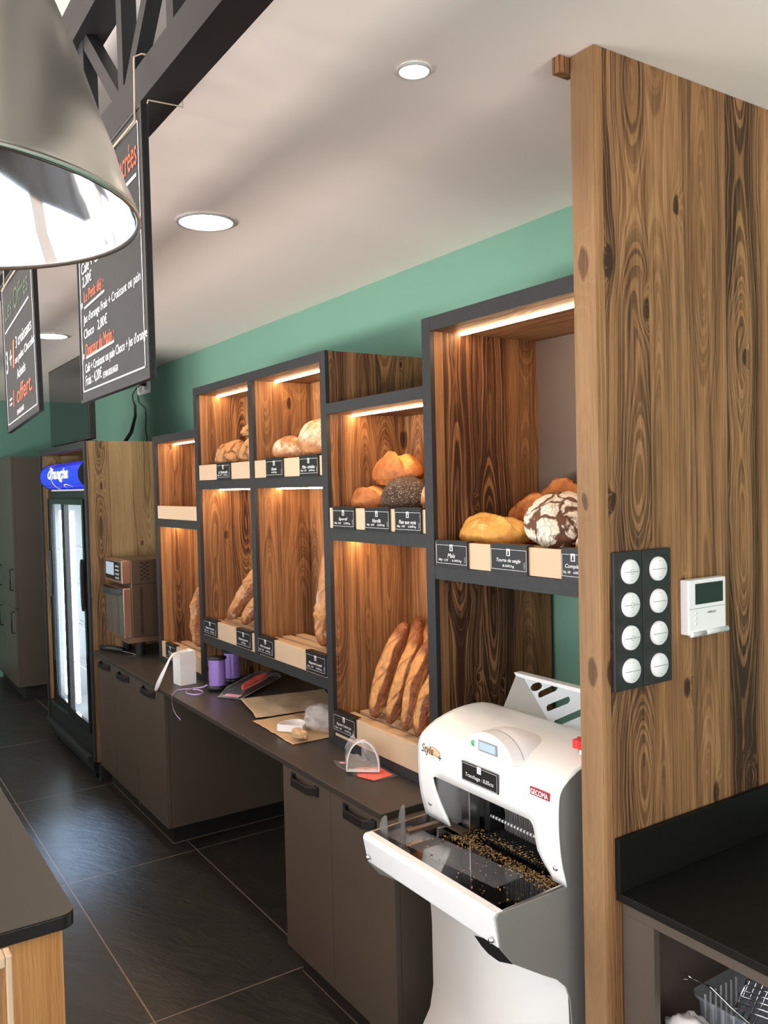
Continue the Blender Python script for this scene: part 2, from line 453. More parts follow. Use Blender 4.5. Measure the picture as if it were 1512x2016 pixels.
M['signblue'] = plain('lit_blue_sign', (.01,.03,.55), .12, emit=(.01,.035,.75), es=.55)
M['signwhite'] = plain('lit_white_letters', (.8,.85,.9), .3, emit=(.85,.92,1), es=.9)
M['signyellow'] = plain('lit_yellow_swirl', (.8,.7,.4), .3, emit=(.9,.8,.5), es=.6)
M['ovenglass'] = plain('oven_door_glass', (.12,.12,.10), .06, .2)
M['bulb'] = plain('lamp_bulb', (1,1,1), .4, emit=(1,.9,.75), es=4)
M['paper'] = plain('white_paper', (.74,.72,.72), .7)
M['redgrip'] = plain('red_grip', (.75,.07,.03), .35)
M['pinkprint'] = plain('pink_print', (.72,.30,.34), .6)
M['bladegrey'] = plain('pale_blade_steel', (.50,.50,.48), .35, .3)
M['combdark'] = plain('dark_comb', (.03,.03,.03), .35)
# ================================================================== SETTING
CEIL = 2.626; WX = 2.035; FAR = 8.75
YP0, YP1 = 1.212, 1.276
struct('floor', MB().box(-3.4, WX+.1, -3.0, FAR+.1, -.05, 0), M['floor'])
struct('ceiling', MB().box(-3.4, WX+.1, -3.0, FAR+.1, CEIL, CEIL+.08), M['ceil'])
struct('wall_right', MB().box(WX, WX+.1, -3.0, FAR, 0, CEIL), M['wall'])
struct('wall_far', MB().box(-3.4, WX, FAR, FAR+.1, 0, CEIL), M['wall'])
struct('baseboard_far', MB().box(-3.2, 1.30, FAR-.012, FAR, 0, .10), M['plinth'])
def winwall(wname, axis, pos, a0, a1, holes, thick):
    # wall with rectangular openings, built of solid pieces around them
    mb = MB()
    def bx(s0, s1, z0, z1):
        if axis == 'x': mb.box(pos, pos+thick, s0, s1, z0, z1)
        else: mb.box(s0, s1, pos, pos+thick, z0, z1)
    cur = a0
    for (h0, h1, z0, z1) in holes:
        if h0 > cur: bx(cur, h0, 0, CEIL)
        bx(h0, h1, 0, z0); bx(h0, h1, z1, CEIL)
        cur = h1
    if cur < a1: bx(cur, a1, 0, CEIL)
    struct(wname, mb, M['plaster'])
    return holes
LW = [(-2.4, .6, .12, 2.42), (1.0, 4.0, .12, 2.42), (4.4, 7.4, .12, 2.42)]
winwall('wall_left', 'x', -3.4, -3.0, FAR, LW, .1)
BW = [(-3.0, -.5, .12, 2.42), (-.2, 1.6, .8, 2.42)]
winwall('wall_back', 'y', -3.0, -3.3, WX, BW, .1)
wi = 1
for (axis, pos, holes) in (('x', -3.35, LW), ('y', -2.95, BW)):
    for (h0, h1, z0, z1) in holes:
        w = thing('window_%d' % wi, 'x', 'window', (pos, (h0+h1)/2, z0) if axis == 'x' else ((h0+h1)/2, pos, z0))
        del w['label'], w['category']
        w['kind'] = 'structure'; wi += 1
        fr = MB(); pn = MB()
        def bx(mb, s0, s1, a, b, d=.03):
            if axis == 'x': mb.box(pos-d, pos+d, s0, s1, a, b)
            else: mb.box(s0, s1, pos-d, pos+d, a, b)
        t = .05
        bx(fr, h0, h1, z0, z0+t); bx(fr, h0, h1, z1-t, z1); bx(fr, h0, h0+t, z0+t, z1-t); bx(fr, h1-t, h1, z0+t, z1-t)
        n = 3
        for k in range(1, n):
            s = h0 + (h1-h0)*k/n; bx(fr, s-.03, s+.03, z0+t, z1-t)
        bx(fr, h0+t, h1-t, 1.95, 2.0)
        fr.build('window_frame', M['frame'], w)
        bx(pn, h0+t, h1-t, z0+t, z1-t, .004); pn.build('pane', M['pane'], w)

# timber clad partition standing out from the right-hand wall
pt = struct('wall_partition', MB().box(1.330, WX, YP0, YP1, 0, CEIL-.001), M['wood_wall'])
struct('trim_1', MB().box(1.3285, 1.334, YP0+.0015, YP1-.0015, 0.0, CEIL-.002), M['wood_edge'])
struct('trim_2', MB().box(1.300, 1.345, YP1+.001, YP1+.022, CEIL-.035, CEIL-.001), M['wood'])

# ================================================================== DOWNLIGHTS
def downlight(x, y, r, label, power):
    t = thing('ceiling_downlight', label, 'ceiling light', (x, y, CEIL), 'recessed round ceiling downlights')
    MB().lathe([(r*.86, -.001), (r*.89, -.007), (r*.985, -.006), (r, -.001)], (x, y, CEIL), 40).build('trim_ring', M['greylight'], t)
    MB().disc((x, y, CEIL-.005), r*.885, 'z', 40, True).build('diffuser', M['downlight'], t)
    L = bpy.data.lights.new('downlight_lamp', 'SPOT'); L.energy = power; L.color = (1, .86, .68); L.spot_size = 2.2; L.spot_blend = .7; L.shadow_soft_size = r*.8
    o = bpy.data.objects.new('downlight_lamp', L); col.objects.link(o); o.location = (x, y, CEIL-.03)
downlight(1.086, 2.67, .098, 'largest round downlight in the ceiling, right of the menu boards', 26)
downlight(1.080, 1.483, .036, 'smallest round downlight in the ceiling, near the timber partition', 8)
downlight(1.105, 5.03, .098, 'far round downlight in the ceiling, seen between the two menu boards', 26)

# ================================================================== WORKTOP AND BASE CABINETS
wt = MB().box(1.308, 2.03, 2.036, 5.166, .780, .800).build('worktop', M['top'], bevel=.002)
tag(wt, 'long dark brown worktop under the bread shelves', 'worktop')
XD = 1.326
def strap_handle(parent, y, z):
    # dark leather-like strap pull on two plates
    mb = MB()
    w = .088
    mb.box(XD-.006, XD-.0005, y-w-.006, y-w+.02, z-.018, z+.018); mb.box(XD-.006, XD-.0005, y+w-.02, y+w+.006, z-.018, z+.018)
    poly = [(XD-.004, y-w), (XD-.030, y-w+.035), (XD-.030, y+w-.035), (XD-.004, y+w), (XD-.004, y+w-.010), (XD-.023, y+w-.040), (XD-.023, y-w+.040), (XD-.004, y-w+.010)]
    mb.prism(poly, 2, z-.014, z+.014)
    return mb.build('handle', M['black'], parent, bevel=.002)
def base_cabinet(label, y0, y1, edges, plx):
    t = thing('base_cabinet', label, 'cabinet', (1.65, (y0+y1)/2, 0), 'taupe base cabinets under the worktop')
    b = MB().box(1.346, 2.02, y0+.001, y1-.001, .118, .779); b.build('carcass', M['taupe'], t)
    MB().box(1.385, 2.0, plx[0], plx[1], 0.001, .1175).build('plinth', M['plinth'], t)
    g = MB()
    for yy in plx[2]: g.box(1.3838, 1.3848, yy-.0015, yy+.0015, .001, .117)
    g.box(1.383, 1.3848, plx[0], plx[1], .0005, .004); g.box(1.385, 1.98, plx[0]-.002, plx[0]-.0005, .0005, .004)
    g.build('grout_line', M['pale_strip_dim'], t)
    for a, c in zip(edges[:-1], edges[1:]):
        d = MB().box(XD, 1.345, a+.0012, c-.0012, .119, .778).build('door', M['taupe'], t, bevel=.001)
        strap_handle(d, (a+c)/2, .742)
    return t
M['pale_strip_dim'] = plain('grout_line', (.17,.135,.105), .8)
base_cabinet('taupe base cabinet with three doors beside the drinks fridge', 3.955, 5.135, [3.957, 4.405, 4.80, 5.133], (4.055, 5.13, [4.6]))
base_cabinet('taupe base cabinet with two doors beside the bread slicer', 2.0, 2.705, [2.002, 2.366, 2.703], (2.02, 2.70, [2.25]))

# ================================================================== BREAD SHELVES
XS = 1.536          # front of the dark edging
TH = .042
def post(mbw, mbf, y0, y1, z0, z1, xb=2.02):
    mbf.append(MB().box(XS, XS+.016, y0, y1, z0, z1)); mbw.box(XS+.0162, xb, y0+.0006, y1-.0006, z0, z1-.001)
def bar(mbw, mbf, y0, y1, z0, z1, xb):
    mbf.append(MB().box(XS+.0002, XS+.016, y0, y1, z0, z1)); mbw.box(XS+.0162, xb, y0, y1, z0, z1)
def led(t, y0, y1, z):
    o = MB().box(1.642, 1.656, y0+.006, y1-.006, z-.006, z-.0006).build('led_strip', M['led'], t)
    return o
def shelf_unit(label, y0, y1, posts, bars, backs, leds, loc):
    t = thing('bread_shelf', label, 'shelf', loc, 'timber bread shelves on the worktop')
    f = []; xb = 2.018
    for (a, c, z0, z1) in posts:
        w = MB(); post(w, f, a, c, z0, z1, xb); w.build('side_panel', M['wood'], t)
    for (a, c, z0, z1, xx) in bars:
        w = MB(); bar(w, f, a, c, z0, z1, xx); w.build('shelf_board', M['wood_top'], t)
    for q in f: q.build('front_edging', M['frame'], t)
    for (a, c, z0, z1, x, mat) in backs:
        MB().box(x, x+.012, a, c, z0, z1).build('back_panel', M[mat], t)
    for (a, c, z) in leds: led(t, a, c, z)
    return t
# post positions (each a dark edged panel)
P1 = (4.602, 4.642); P2 = (3.967, 4.009); P3 = (3.329, 3.371); P4 = (2.697, 2.738); P5 = (2.060, 2.102); P6 = (1.400, 1.440)
Z0 = .801
e = .0008
shelf_unit('small low bread shelf at the far left, upper tray empty', 0, 0,
    [(P1[0], P1[1], Z0, 2.04)],
    [(P2[1]+e, P1[0]-e, 2.0, 2.04, 2.0), (P2[1]+e, P1[0]-e, 1.546, 1.588, 2.0), (P2[1]+e, P1[0]-e, Z0, .826, 1.99)],
    [(P2[1]+e, P1[0]-e, .827, 1.545, 1.80, 'wood'), (P2[1]+e, P1[0]-e, 1.589, 1.999, 1.80, 'wood')],
    [(P2[1], P1[0], 2.0), (P2[1], P1[0], 1.546)], (1.8, 4.3, Z0))
shelf_unit('wide bread shelf with two columns above the knee space', 0, 0,
    [(P2[0], P2[1], Z0, 2.239), (P3[0], P3[1], 1.0335, 2.2015), (P4[0], P4[1], Z0, 2.239)],
    [(P4[1]+e, P2[0]-e, 2.202, 2.239, 2.0), (P4[1]+e, P3[0]-e, 1.744, 1.787, 2.0), (P3[1]+e, P2[0]-e, 1.744, 1.787, 2.0), (P4[1]+e, P2[0]-e, .993, 1.033, 2.0)],
    [(P4[1]+e, P3[0]-e, 1.0335, 1.7435, 1.80, 'wood'), (P3[1]+e, P2[0]-e, 1.0335, 1.7435, 1.79, 'wood'), (P4[1]+e, P3[0]-e, 1.7875, 2.2015, 1.82, 'wood'), (P3[1]+e, P2[0]-e, 1.7875, 2.2015, 1.78, 'wood'), (P4[1]+e, P2[0]-e, Z0, .9925, 1.95, 'wood')],
    [(P4[1], P3[0], 2.202), (P3[1], P2[0], 2.202), (P4[1], P3[0], 1.744), (P3[1], P2[0], 1.744)], (1.8, 3.35, Z0))
shelf_unit('narrow bread shelf holding the upright baguettes behind the bag on the worktop', 0, 0,
    [],
    [(P5[1]+e, P4[0]-e, 2.007, 2.045, 2.0), (P5[1]+e, P4[0]-e, 1.551, 1.594, 2.0), (P5[1]+e, P4[0]-e, Z0, .832, 1.99)],
    [(P5[1]+e, P4[0]-e, .8325, 1.5505, 1.90, 'wood'), (P5[1]+e, P4[0]-e, 1.5945, 2.0065, 1.88, 'wood')],
    [(P5[1], P4[0], 2.007), (P5[1], P4[0], 1.551)], (1.8, 2.4, Z0))
shelf_unit('tall bread shelf behind the slicer with the cracked rye loaves', 0, 0,
    [(P5[0], P5[1], Z0, 2.246), (P6[0], P6[1], 1.460, 2.246)],
    [(P6[1]+e, P5[0]-e, 2.204, 2.246, 2.0), (P6[1]+e, P5[0]-e, 1.460, 1.50, 2.0)],
    [(P6[1]+e, P5[0]-e, 1.5005, 2.2035, 1.97, 'taupedark')],
    [(P6[1], P5[0], 2.204)], (1.8, 1.75, Z0))

# trays with a pale front board and slats
def tray(label, y0, y1, z0, z1, xb):
    t = thing('bread_tray', label, 'bread tray', (1.65, (y0+y1)/2, z0), 'slatted bread trays with pale front boards')
    y0 += .003; y1 -= .003
    MB().box(XS+.003, XS+.015, y0, y1, z0+.001, z1).build('front_board', M['birch'], t, bevel=.001)
    MB().box(XS+.0155, XS+.022, y0, y1, z0+.001, z0+.007).build('lower_lip', M['pale_strip'], t)
    x = XS+.045; zs = z1-.028
    k = MB()
    for yy in (y0+.03, y1-.05): k.box(XS+.0165, xb-.004, yy, yy+.02, z0+.0072, zs-.0005)
    k.build('bearer', M['wood_top'], t)
    while x+.045 < xb:
        MB().box(x, x+.042, y0, y1, zs, zs+.012).build('slat', M['pale_strip'], t, bevel=.001)
        x += .066
    return zs+.012
TZ = {}
for key, lab, a, c, z0, z1, xb in [
    ('u1t', 'empty pale slatted tray in the upper left shelf', P2[1], P1[0], 1.588, 1.659, 1.80),
    ('u1b', 'lower left bread tray behind the white box', P2[1], P1[0], .826, .912, 1.80),
    ('u2lt', 'bread tray with torn crust country loaves, upper left of the wide shelf', P3[1], P2[0], 1.787, 1.861, 1.78),
    ('u2rt', 'bread tray with floury loaves, upper right of the wide shelf', P4[1], P3[0], 1.787, 1.861, 1.82),
    ('u2lb', 'lower left bread tray of the wide shelf, one long loaf leaning in it', P3[1], P2[0], 1.033, 1.115, 1.79),
    ('u2rb', 'lower right bread tray of the wide shelf, floury loaf upright at its end', P4[1], P3[0], 1.033, 1.115, 1.80),
    ('u3t', 'bread tray holding the dark seeded loaves', P5[1], P4[0], 1.594, 1.668, 1.88),
    ('u3b', 'bread tray holding the upright baguettes', P5[1], P4[0], .832, .922, 1.90),
    ('u4', 'bread tray with maize loaves and cracked rye loaves', P6[1], P5[0], 1.50, 1.575, 1.97)]:
    TZ[key] = tray(lab, a, c, z0, z1, xb)

# ================================================================== PRICE TAGS
RY = (0, -1, 0); UZ = (0, 0, 1)
def price_tag(label, ya, yb, ztop, l1, l2, l3, h=.076):
    yl, yr = max(ya, yb), min(ya, yb)
    cy = (yl+yr)/2; w = yl-yr
    t = thing('price_tag', label, 'price tag', (XS-.004, cy, ztop-h), 'black price tags hooked on the bread trays')
    x = XS-.001
    MB().box(x-.004, x, yr, yl, ztop-h, ztop+.004).box(x, x+.022, yr, yl, ztop+.001, ztop+.004).build('holder', M['black'], t)
    mb = MB(); xf = x-.0046
    z1 = ztop-.010; z0 = ztop-h+.011; b = .0008
    for a, c, d, f in ((yr+.003, yl-.003, z1-b, z1), (yr+.003, yl-.003, z0, z0+b), (yr+.003, yr+.003+b, z0, z1), (yl-.003-b, yl-.003, z0, z1)):
        mb.add([(xf, a, d), (xf, c, d), (xf, c, f), (xf, a, f)], [(0,3,2,1)])
    # emblem: small white plate with a dark figure
    lg = [(xf, cy+.007, z1-.017), (xf, cy-.007, z1-.017), (xf, cy-.007, z1+.002), (xf, cy+.007, z1+.002)]
    mb.add(lg, [(0,1,2,3)])
    put_text(mb, l1, (xf, cy, (z0+z1)/2-.003), RY, UZ, width=min(w*.66, .0088*len(l1)), height=.0125, shear=.25)
    if l3:
        put_text(mb, l2, (xf, cy+w*.26, z0+.010), RY, UZ, width=w*.32, height=.0085, shear=.2)
        put_text(mb, l3, (xf, cy-w*.17, z0+.010), RY, UZ, width=w*.30, height=.0085, shear=.2)
    else:
        put_text(mb, l2, (xf, cy, z0+.010), RY, UZ, width=w*.32, height=.0085, shear=.2)
    # small ear of wheat at the lower right
    for k in range(4):
        yy = yr+.011; zz = z0+.006+k*.0045
        mb.add([(xf, yy+.001, zz), (xf, yy-.004, zz+.006), (xf, yy-.001, zz+.001)], [(0,2,1)])
        mb.add([(xf, yy+.001, zz), (xf, yy+.005, zz+.006), (xf, yy+.002, zz+.001)], [(0,1,2)])
    mb.build('lettering', M['inkwhite'], t)
    e = MB(); e.prism([(cy-.004, z1-.015), (cy+.004, z1-.015), (cy+.001, z1-.002), (cy-.002, z1-.002)], 0, xf-.0006, xf-.0003)
    e.build('emblem', M['inkblack'], t)
for a in [
    ('price tag on the lower left tray, partly behind the white box', 4.516, 4.367, .913, 'Ficelle', '0,80€', None),
    ('price tag under the torn crust country loaves', 3.726, 3.573, 1.862, 'La Traditionnelle', '500gr : 2,50€', '5,00€/kg'),
    ('price tag under the floury loaf on the upper wide shelf, left of two', 3.201, 3.048, 1.862, 'Brasé', '6,00€/kg', None),
    ('price tag under the floury loaf on the upper wide shelf, right of two', 2.906, 2.758, 1.862, 'Maïs - céréales', '300gr : 1,90€', '6,50€/kg'),
    ('price tag at the left end of the tray with the long leaning loaf', 3.944, 3.786, 1.116, 'Baguette graine', '250gr : 1,35€', '5,40€/kg'),
    ('price tag at the right end of the tray with the long leaning loaf', 3.554, 3.400, 1.116, 'Baguette paysanne', '5,20€/kg', None),
    ('price tag at the left end of the lower tray above the kraft paper bags', 3.327, 3.180, 1.116, 'Pain Joseph', '400gr : 2,40€', '6,00€/kg'),
    ('price tag beneath the upright floury loaf, above the kraft paper bags', 2.895, 2.741, 1.116, 'Baguette Joseph', '250gr : 1,30€', '5,20€/kg'),
    ('price tag reading Sportif below the seeded loaves', 2.659, 2.512, 1.669, 'Sportif', '300gr : 2,00€', '5,70€/kg'),
    ('price tag reading Nordik below the dark seeded loaf', 2.443, 2.294, 1.669, 'Nordik', '500gr : 3,25€', '5,50€/kg'),
    ('price tag reading Pain aux noix below the seeded loaves', 2.262, 2.118, 1.669, 'Pain aux noix', '300gr : 1,90€', '6,50€/kg'),
    ('price tag below the upright baguettes', 2.692, 2.541, .925, 'Baguette Tradition Jura', '250gr : 1,10€', '4,40€/kg'),
    ('price tag reading Maïs below the yellow maize loaf', 2.044, 1.896, 1.576, 'Maïs', '500gr : 3,15€', '6,30€/kg'),
    ('price tag reading Tourte de seigle below the cracked rye loaf', 1.795, 1.649, 1.576, 'Tourte de seigle', '8,50€/kg', None),
    ('price tag cut off by the timber partition on the maize loaf tray', 1.526, 1.446, 1.576, 'Complet', '300gr : 1,80€', '6,00€/kg')]:
    price_tag(*a)
# ================================================================== BREAD
def set_attr(o, name, vals):
    at = o.data.attributes.new(name, 'FLOAT', 'POINT'); at.data.foreach_set('value', vals)
_ico = {}
def ico(n):
    if n not in _ico:
        bm = bmesh.new(); bmesh.ops.create_icosphere(bm, subdivisions=n, radius=1)
        bm.verts.ensure_lookup_table()
        _ico[n] = ([v.co.copy() for v in bm.verts], [tuple(v.index for v in f.verts) for f in bm.faces]); bm.free()
    return _ico[n]
def smooth(a, b, x):
    t = max(0, min(1, (x-a)/(b-a))); return t*t*(3-2*t)
def loaf(name, label, cat, mat, c, dims, rz=0, tilt=(0,0), seed=0, style='slash', group=None, rough=1.0):
    L, W, Hh = dims       # half length, half width, height
    vs, fs = ico(5)
    out = []; cut = []; up = []
    sd = Vector((seed*3.7, seed*1.9, seed*5.3))
    for v in vs:
        x, y, z = v
        # superellipse plan, domed top, flat base
        p = Vector((x*L, y*W, 0))
        k = 1 - .12*abs(x)**3
        p.y *= k
        zz = z*Hh*.62 if z > 0 else z*Hh*.38*(1-.55*smooth(.2, .9, -z))
        if z < -.55: zz = -Hh*.30 + (zz+Hh*.30)*.15
        p.z = zz
        n1 = noise.noise(p*16+sd); n2 = noise.noise(p*45+sd)
        s = 1 + rough*(.075*n1 + .025*n2)
        cu = 0
        if style == 'slash' and z > .1:
            # one long ear along the loaf
            e = y + .22*math.sin(x*2.2+seed) - .08
            cu = (1-smooth(.20, .34, abs(e)))*(1-smooth(.72, .92, abs(x)))*smooth(.1, .35, z)
            p.z -= Hh*.075*cu
            ridge = math.exp(-((e-.33)/.09)**2)*(1-smooth(.7, .9, abs(x)))*smooth(.1, .4, z)
            p.z += Hh*.10*ridge
        elif style == 'cross' and z > .1:
            e1 = abs(y*.8 + x*.9 + .1*math.sin(seed)); e2 = abs(y*.9 - x*.8)
            cu = max(1-smooth(.07, .16, e1), 1-smooth(.07, .16, e2))*smooth(.15, .4, z)
            p.z -= Hh*.07*cu
        elif style == 'crack':
            w = noise.voronoi(p*11+sd + Vector((n1, n2, n1))*.25)[0]
            dd = w[1]-w[0]
            pl = smooth(.0, .16, dd)
            s += .045*pl - .035
            # lifted flaps
            s += .045*smooth(.25, .55, dd)*max(0, noise.noise(p*23+sd*2))
        elif style == 'seed':
            s += .012*noise.noise(p*150+sd)
        p *= s
        out.append(p); cut.append(cu); up.append(smooth(-.1, .45, z))
    mb = MB(); mb.add(out, fs, True)
    zmin = min(p.z for p in out)
    o = mb.build(name, M[mat])
    R = Matrix.Rotation(rz, 4, 'Z') @ Matrix.Rotation(tilt[0], 4, 'X') @ Matrix.Rotation(tilt[1], 4, 'Y')
    lo = min((R @ p).z for p in out)
    o.matrix_world = Matrix.Translation((c[0], c[1], c[2]-lo)) @ R
    set_attr(o, 'cut', cut); set_attr(o, 'up', up)
    tag(o, label, cat, group)
    return o

G4 = 'loaves on the tall right shelf'
z4 = TZ['u4']+.001
loaf('maize_loaf', 'yellow maize loaf at the front of the tall right shelf', 'bread', 'maize', (1.655, 1.922, z4), (.132, .070, .100), rz=PI/2+.12, seed=1, group=G4)
loaf('round_loaf', 'orange-brown loaf behind the yellow maize loaf', 'bread', 'golden', (1.802, 1.885, z4), (.125, .062, .150), rz=PI/2+.1, seed=2, group=G4)
loaf('round_loaf', 'rearmost orange-brown loaf near the dark back panel', 'bread', 'golden', (1.917, 1.905, z4), (.125, .044, .205), rz=PI/2-.1, seed=3, group=G4)
loaf('rye_loaf', 'large cracked rye loaf, white and dark brown, tilted at the front', 'bread', 'rye', (1.682, 1.672, z4), (.104, .104, .112), rz=.4, tilt=(.10, -.62), seed=4, style='crack', group=G4)
loaf('rye_loaf', 'second cracked rye loaf standing behind the front one', 'bread', 'rye', (1.872, 1.645, z4+.01), (.088, .095, .100), rz=1.1, tilt=(-.15, -.70), seed=9, style='crack', group=G4)
loaf('small_loaf', 'small light brown loaf half hidden by the timber partition', 'bread', 'tan', (1.630, 1.502, z4), (.055, .050, .072), rz=PI/2, seed=5, group=G4)
G3 = 'loaves on the narrow shelf above the baguettes'
z3 = TZ['u3t']+.001
loaf('batard_loaf', 'golden loaf lying at the left front of the seeded bread tray', 'bread', 'golden', (1.652, 2.588, z3), (.097, .066, .100), rz=PI/2, seed=11, group=G3)
loaf('seeded_loaf', 'dark seeded loaf at the front of its tray', 'bread', 'darkseed', (1.655, 2.373, z3), (.108, .070, .135), rz=PI/2+.15, seed=12, style='seed', group=G3, rough=.6)
loaf('batard_loaf', 'big orange loaf lying on top behind the dark seeded loaf', 'bread', 'golden', (1.725, 2.520, z3+.092), (.135, .075, .125), rz=PI/2-.05, seed=13, group=G3)
loaf('batard_loaf', 'golden loaf at the back of the pile above the seeded loaves', 'bread', 'golden', (1.805, 2.250, z3+.152), (.115, .055, .10), rz=PI/2, tilt=(0, 0), seed=14, group=G3)
loaf('seeded_loaf', 'second dark seeded loaf behind, against the post', 'bread', 'darkseed', (1.805, 2.240, z3+.0), (.105, .066, .145), rz=PI/2, seed=15, style='seed', group=G3, rough=.6)
loaf('walnut_loaf', 'light brown loaf on end at the right of the seeded loaves', 'bread', 'tan', (1.640, 2.180, z3), (.052, .050, .125), rz=.3, tilt=(0, .15), seed=16, group=G3)
G2 = 'loaves on the upper wide shelf'
z2 = TZ['u2lt']+.001
loaf('country_loaf', 'torn-crust country loaf at the left of its tray', 'bread', 'country', (1.660, 3.825, z2), (.122, .073, .14), rz=PI/2+.1, seed=21, style='crack', group=G2, rough=1.9)
loaf('country_loaf', 'torn-crust country loaf at the right against the middle post', 'bread', 'country', (1.662, 3.565, z2), (.100, .074, .145), rz=PI/2-.1, tilt=(.1, 0), seed=22, style='crack', group=G2, rough=1.9)
loaf('country_loaf', 'torn-crust country loaf at the back of the tray', 'bread', 'country', (1.690, 3.655, z2+.142), (.100, .055, .06), rz=PI/2, seed=23, style='crack', group=G2, rough=1.9)
loaf('floury_loaf', 'floury loaf at the left of the upper wide shelf', 'bread', 'tan', (1.655, 3.215, z2), (.097, .074, .115), rz=PI/2, tilt=(0, -.12), seed=24, style='none', group=G2)
loaf('floury_loaf', 'large domed floury loaf, highest on the upper wide shelf', 'bread', 'tan', (1.672, 2.988, z2), (.118, .082, .170), rz=PI/2, tilt=(0, -.18), seed=25, style='none', group=G2)
loaf('cereal_loaf', 'yellowish loaf at the right end of the upper wide shelf', 'bread', 'maize', (1.640, 2.802, z2+.005), (.050, .055, .125), rz=PI/2, seed=26, style='none', group=G2)
loaf('floury_loaf', 'orange-brown loaf behind the yellowish loaf on the wide shelf', 'bread', 'golden', (1.765, 2.803, z2), (.058, .045, .185), rz=PI/2, seed=27, group=G2)

def stick(name, label, mat, a, b, r, seed, turns=2.6, spin=0, group=None, flat=1.0):
    # baguette: long tapered loaf with slanting slashes opened along one side
    a = Vector(a); b = Vector(b); ax = b-a; Ln = ax.length; w = ax.normalized()
    n = 190; k = 56
    vs = []; cut = []; up = []
    sd = Vector((seed*2.3, seed*7.1, seed*1.7))
    for i in range(n+1):
        t = i/n
        tp = max(.02, math.sin(PI*t))**.34
        rr = r*tp
        bend = Vector((.010*math.sin(t*PI+seed), .012*math.sin(t*PI*1.3+seed*2), 0))
        for j in range(k):
            th = 2*PI*j/k
            # one long smooth strip of unopened crust winds slowly up the loaf between the opened cuts
            dphi = (th - (.98+.16*math.sin(seed*1.7) + spin*.9*t + .12*math.sin(t*9+seed)) + PI) % (2*PI) - PI
            hwid = .36+.06*math.sin(t*14+seed*2)
            side = smooth(hwid-.05, hwid+.06, abs(dphi))
            back = 1-smooth(1.5, 1.9, abs(dphi))
            gap = 1-.8*math.exp(-(((t*2.6-.42*dphi+seed*.37) % 1.0-.5)/.05)**2)
            ends = smooth(.03, .10, t+.03*dphi)*(1-smooth(.80, .90, t+.03*math.sin(th*2)))
            cu = side*back*gap*ends
            p = Vector((math.cos(th)*rr, math.sin(th)*rr*flat, t*Ln))
            q3 = Vector((p.x, p.y, p.z*.55))
            lump = noise.noise(q3*34+sd)
            lump2 = noise.noise(q3*85+sd)
            edge = math.exp(-((abs(dphi)-hwid-.06)/.09)**2)*ends
            q = 1 + .03*lump + cu*(.17*lump + .13*lump2 - .05) + .11*edge*(1-.5*abs(lump2))
            p.x *= q; p.y *= q
            p += bend
            vs.append(p); cut.append(cu); up.append(smooth(-.3, .5, math.cos(th-spin)))
    fs = []
    for i in range(n):
        for j in range(k):
            fs.append((i*k+j, i*k+(j+1) % k, (i+1)*k+(j+1) % k, (i+1)*k+j))
    fs.append(tuple(range(k))[::-1]); fs.append(tuple(n*k+j for j in range(k)))
    mb = MB(); mb.add(vs, fs, True)
    o = mb.build(name, M[mat])
    u = Vector((-1, 0, 0)); u = (u - w*u.dot(w)).normalized(); v = w.cross(u)
    o.matrix_world = Matrix.Translation(a) @ Matrix((u, v, w)).transposed().to_4x4()
    set_attr(o, 'cut', cut); set_attr(o, 'up', up)
    tag(o, label, 'baguette' if name == 'baguette' else 'bread', group)
    return o
GB = 'upright baguettes in the tray beside the slicer'
zb = TZ['u3b']+.004
for i, (y0, y1, x0, x1, zt, r, lab) in enumerate([
    (2.545, 2.560, 1.605, 1.772, 1.235, .041, 'leftmost baguette leaning in the tray, dark gap beside its foot'),
    (2.433, 2.445, 1.605, 1.755, 1.225, .0365, 'second baguette from the left in the upright row'),
    (2.338, 2.346, 1.602, 1.730, 1.210, .036, 'middle baguette of the upright row, long dark seam down its front'),
    (2.246, 2.258, 1.602, 1.725, 1.195, .036, 'fourth baguette from the left in the upright row'),
    (2.165, 2.180, 1.605, 1.730, 1.180, .035, 'rightmost front baguette of the upright row, against the dark post')]):
    stick('baguette', lab, 'baguette', (x0, y0, zb+.012), (x1, y1, zt), r, 30+i, 1.0, [.5, .5, .45, .5, .5][i], GB)
for i, (y0, y1, x0, x1, zt, r, lab) in enumerate([
    (2.560, 2.625, 1.755, 1.862, 1.245, .036, 'tall baguette at the back of the upright row, its tip showing highest'),
    (2.455, 2.510, 1.740, 1.862, 1.250, .035, 'baguette behind the middle of the upright row, tip showing'),
    (2.350, 2.405, 1.730, 1.862, 1.245, .035, 'baguette behind the right end of the upright row')]):
    stick('baguette', lab, 'baguette', (x0, y0, zb+.012), (x1, y1, zt), r, 40+i, 1.3, .5, GB)
zl = TZ['u2lb']+.004
stick('long_loaf', 'long brown loaf leaning to the right in the lower wide shelf', 'rustic', (1.612, 3.815, zl+.030), (1.752, 3.430, zl+.395), .046, 51, .8, .6)
stick('long_loaf', 'brown loaf end beside the middle post of the lower wide shelf', 'rustic', (1.610, 3.625, zl+.015), (1.700, 3.430, zl+.235), .043, 52, .8, .5)
zr = TZ['u2rb']+.004
stick('floury_long_loaf', 'thick floury loaf standing upright at the right of the lower wide shelf', 'rustic', (1.640, 2.925, zr+.012), (1.672, 2.900, zr+.43), .066, 53, 1.1, .5)
stick('floury_long_loaf', 'floury loaf standing behind the upright one, end near the tray', 'rustic', (1.748, 2.795, zr+.012), (1.752, 2.795, zr+.36), .036, 54, 1.1, .5)
z1 = TZ['u1b']+.004
stick('floury_long_loaf', 'pinkish loaf upright at the right edge of the lower left shelf', 'rustic', (1.625, 4.285, z1+.014), (1.668, 4.290, z1+.33), .052, 55, 1.1, .5)
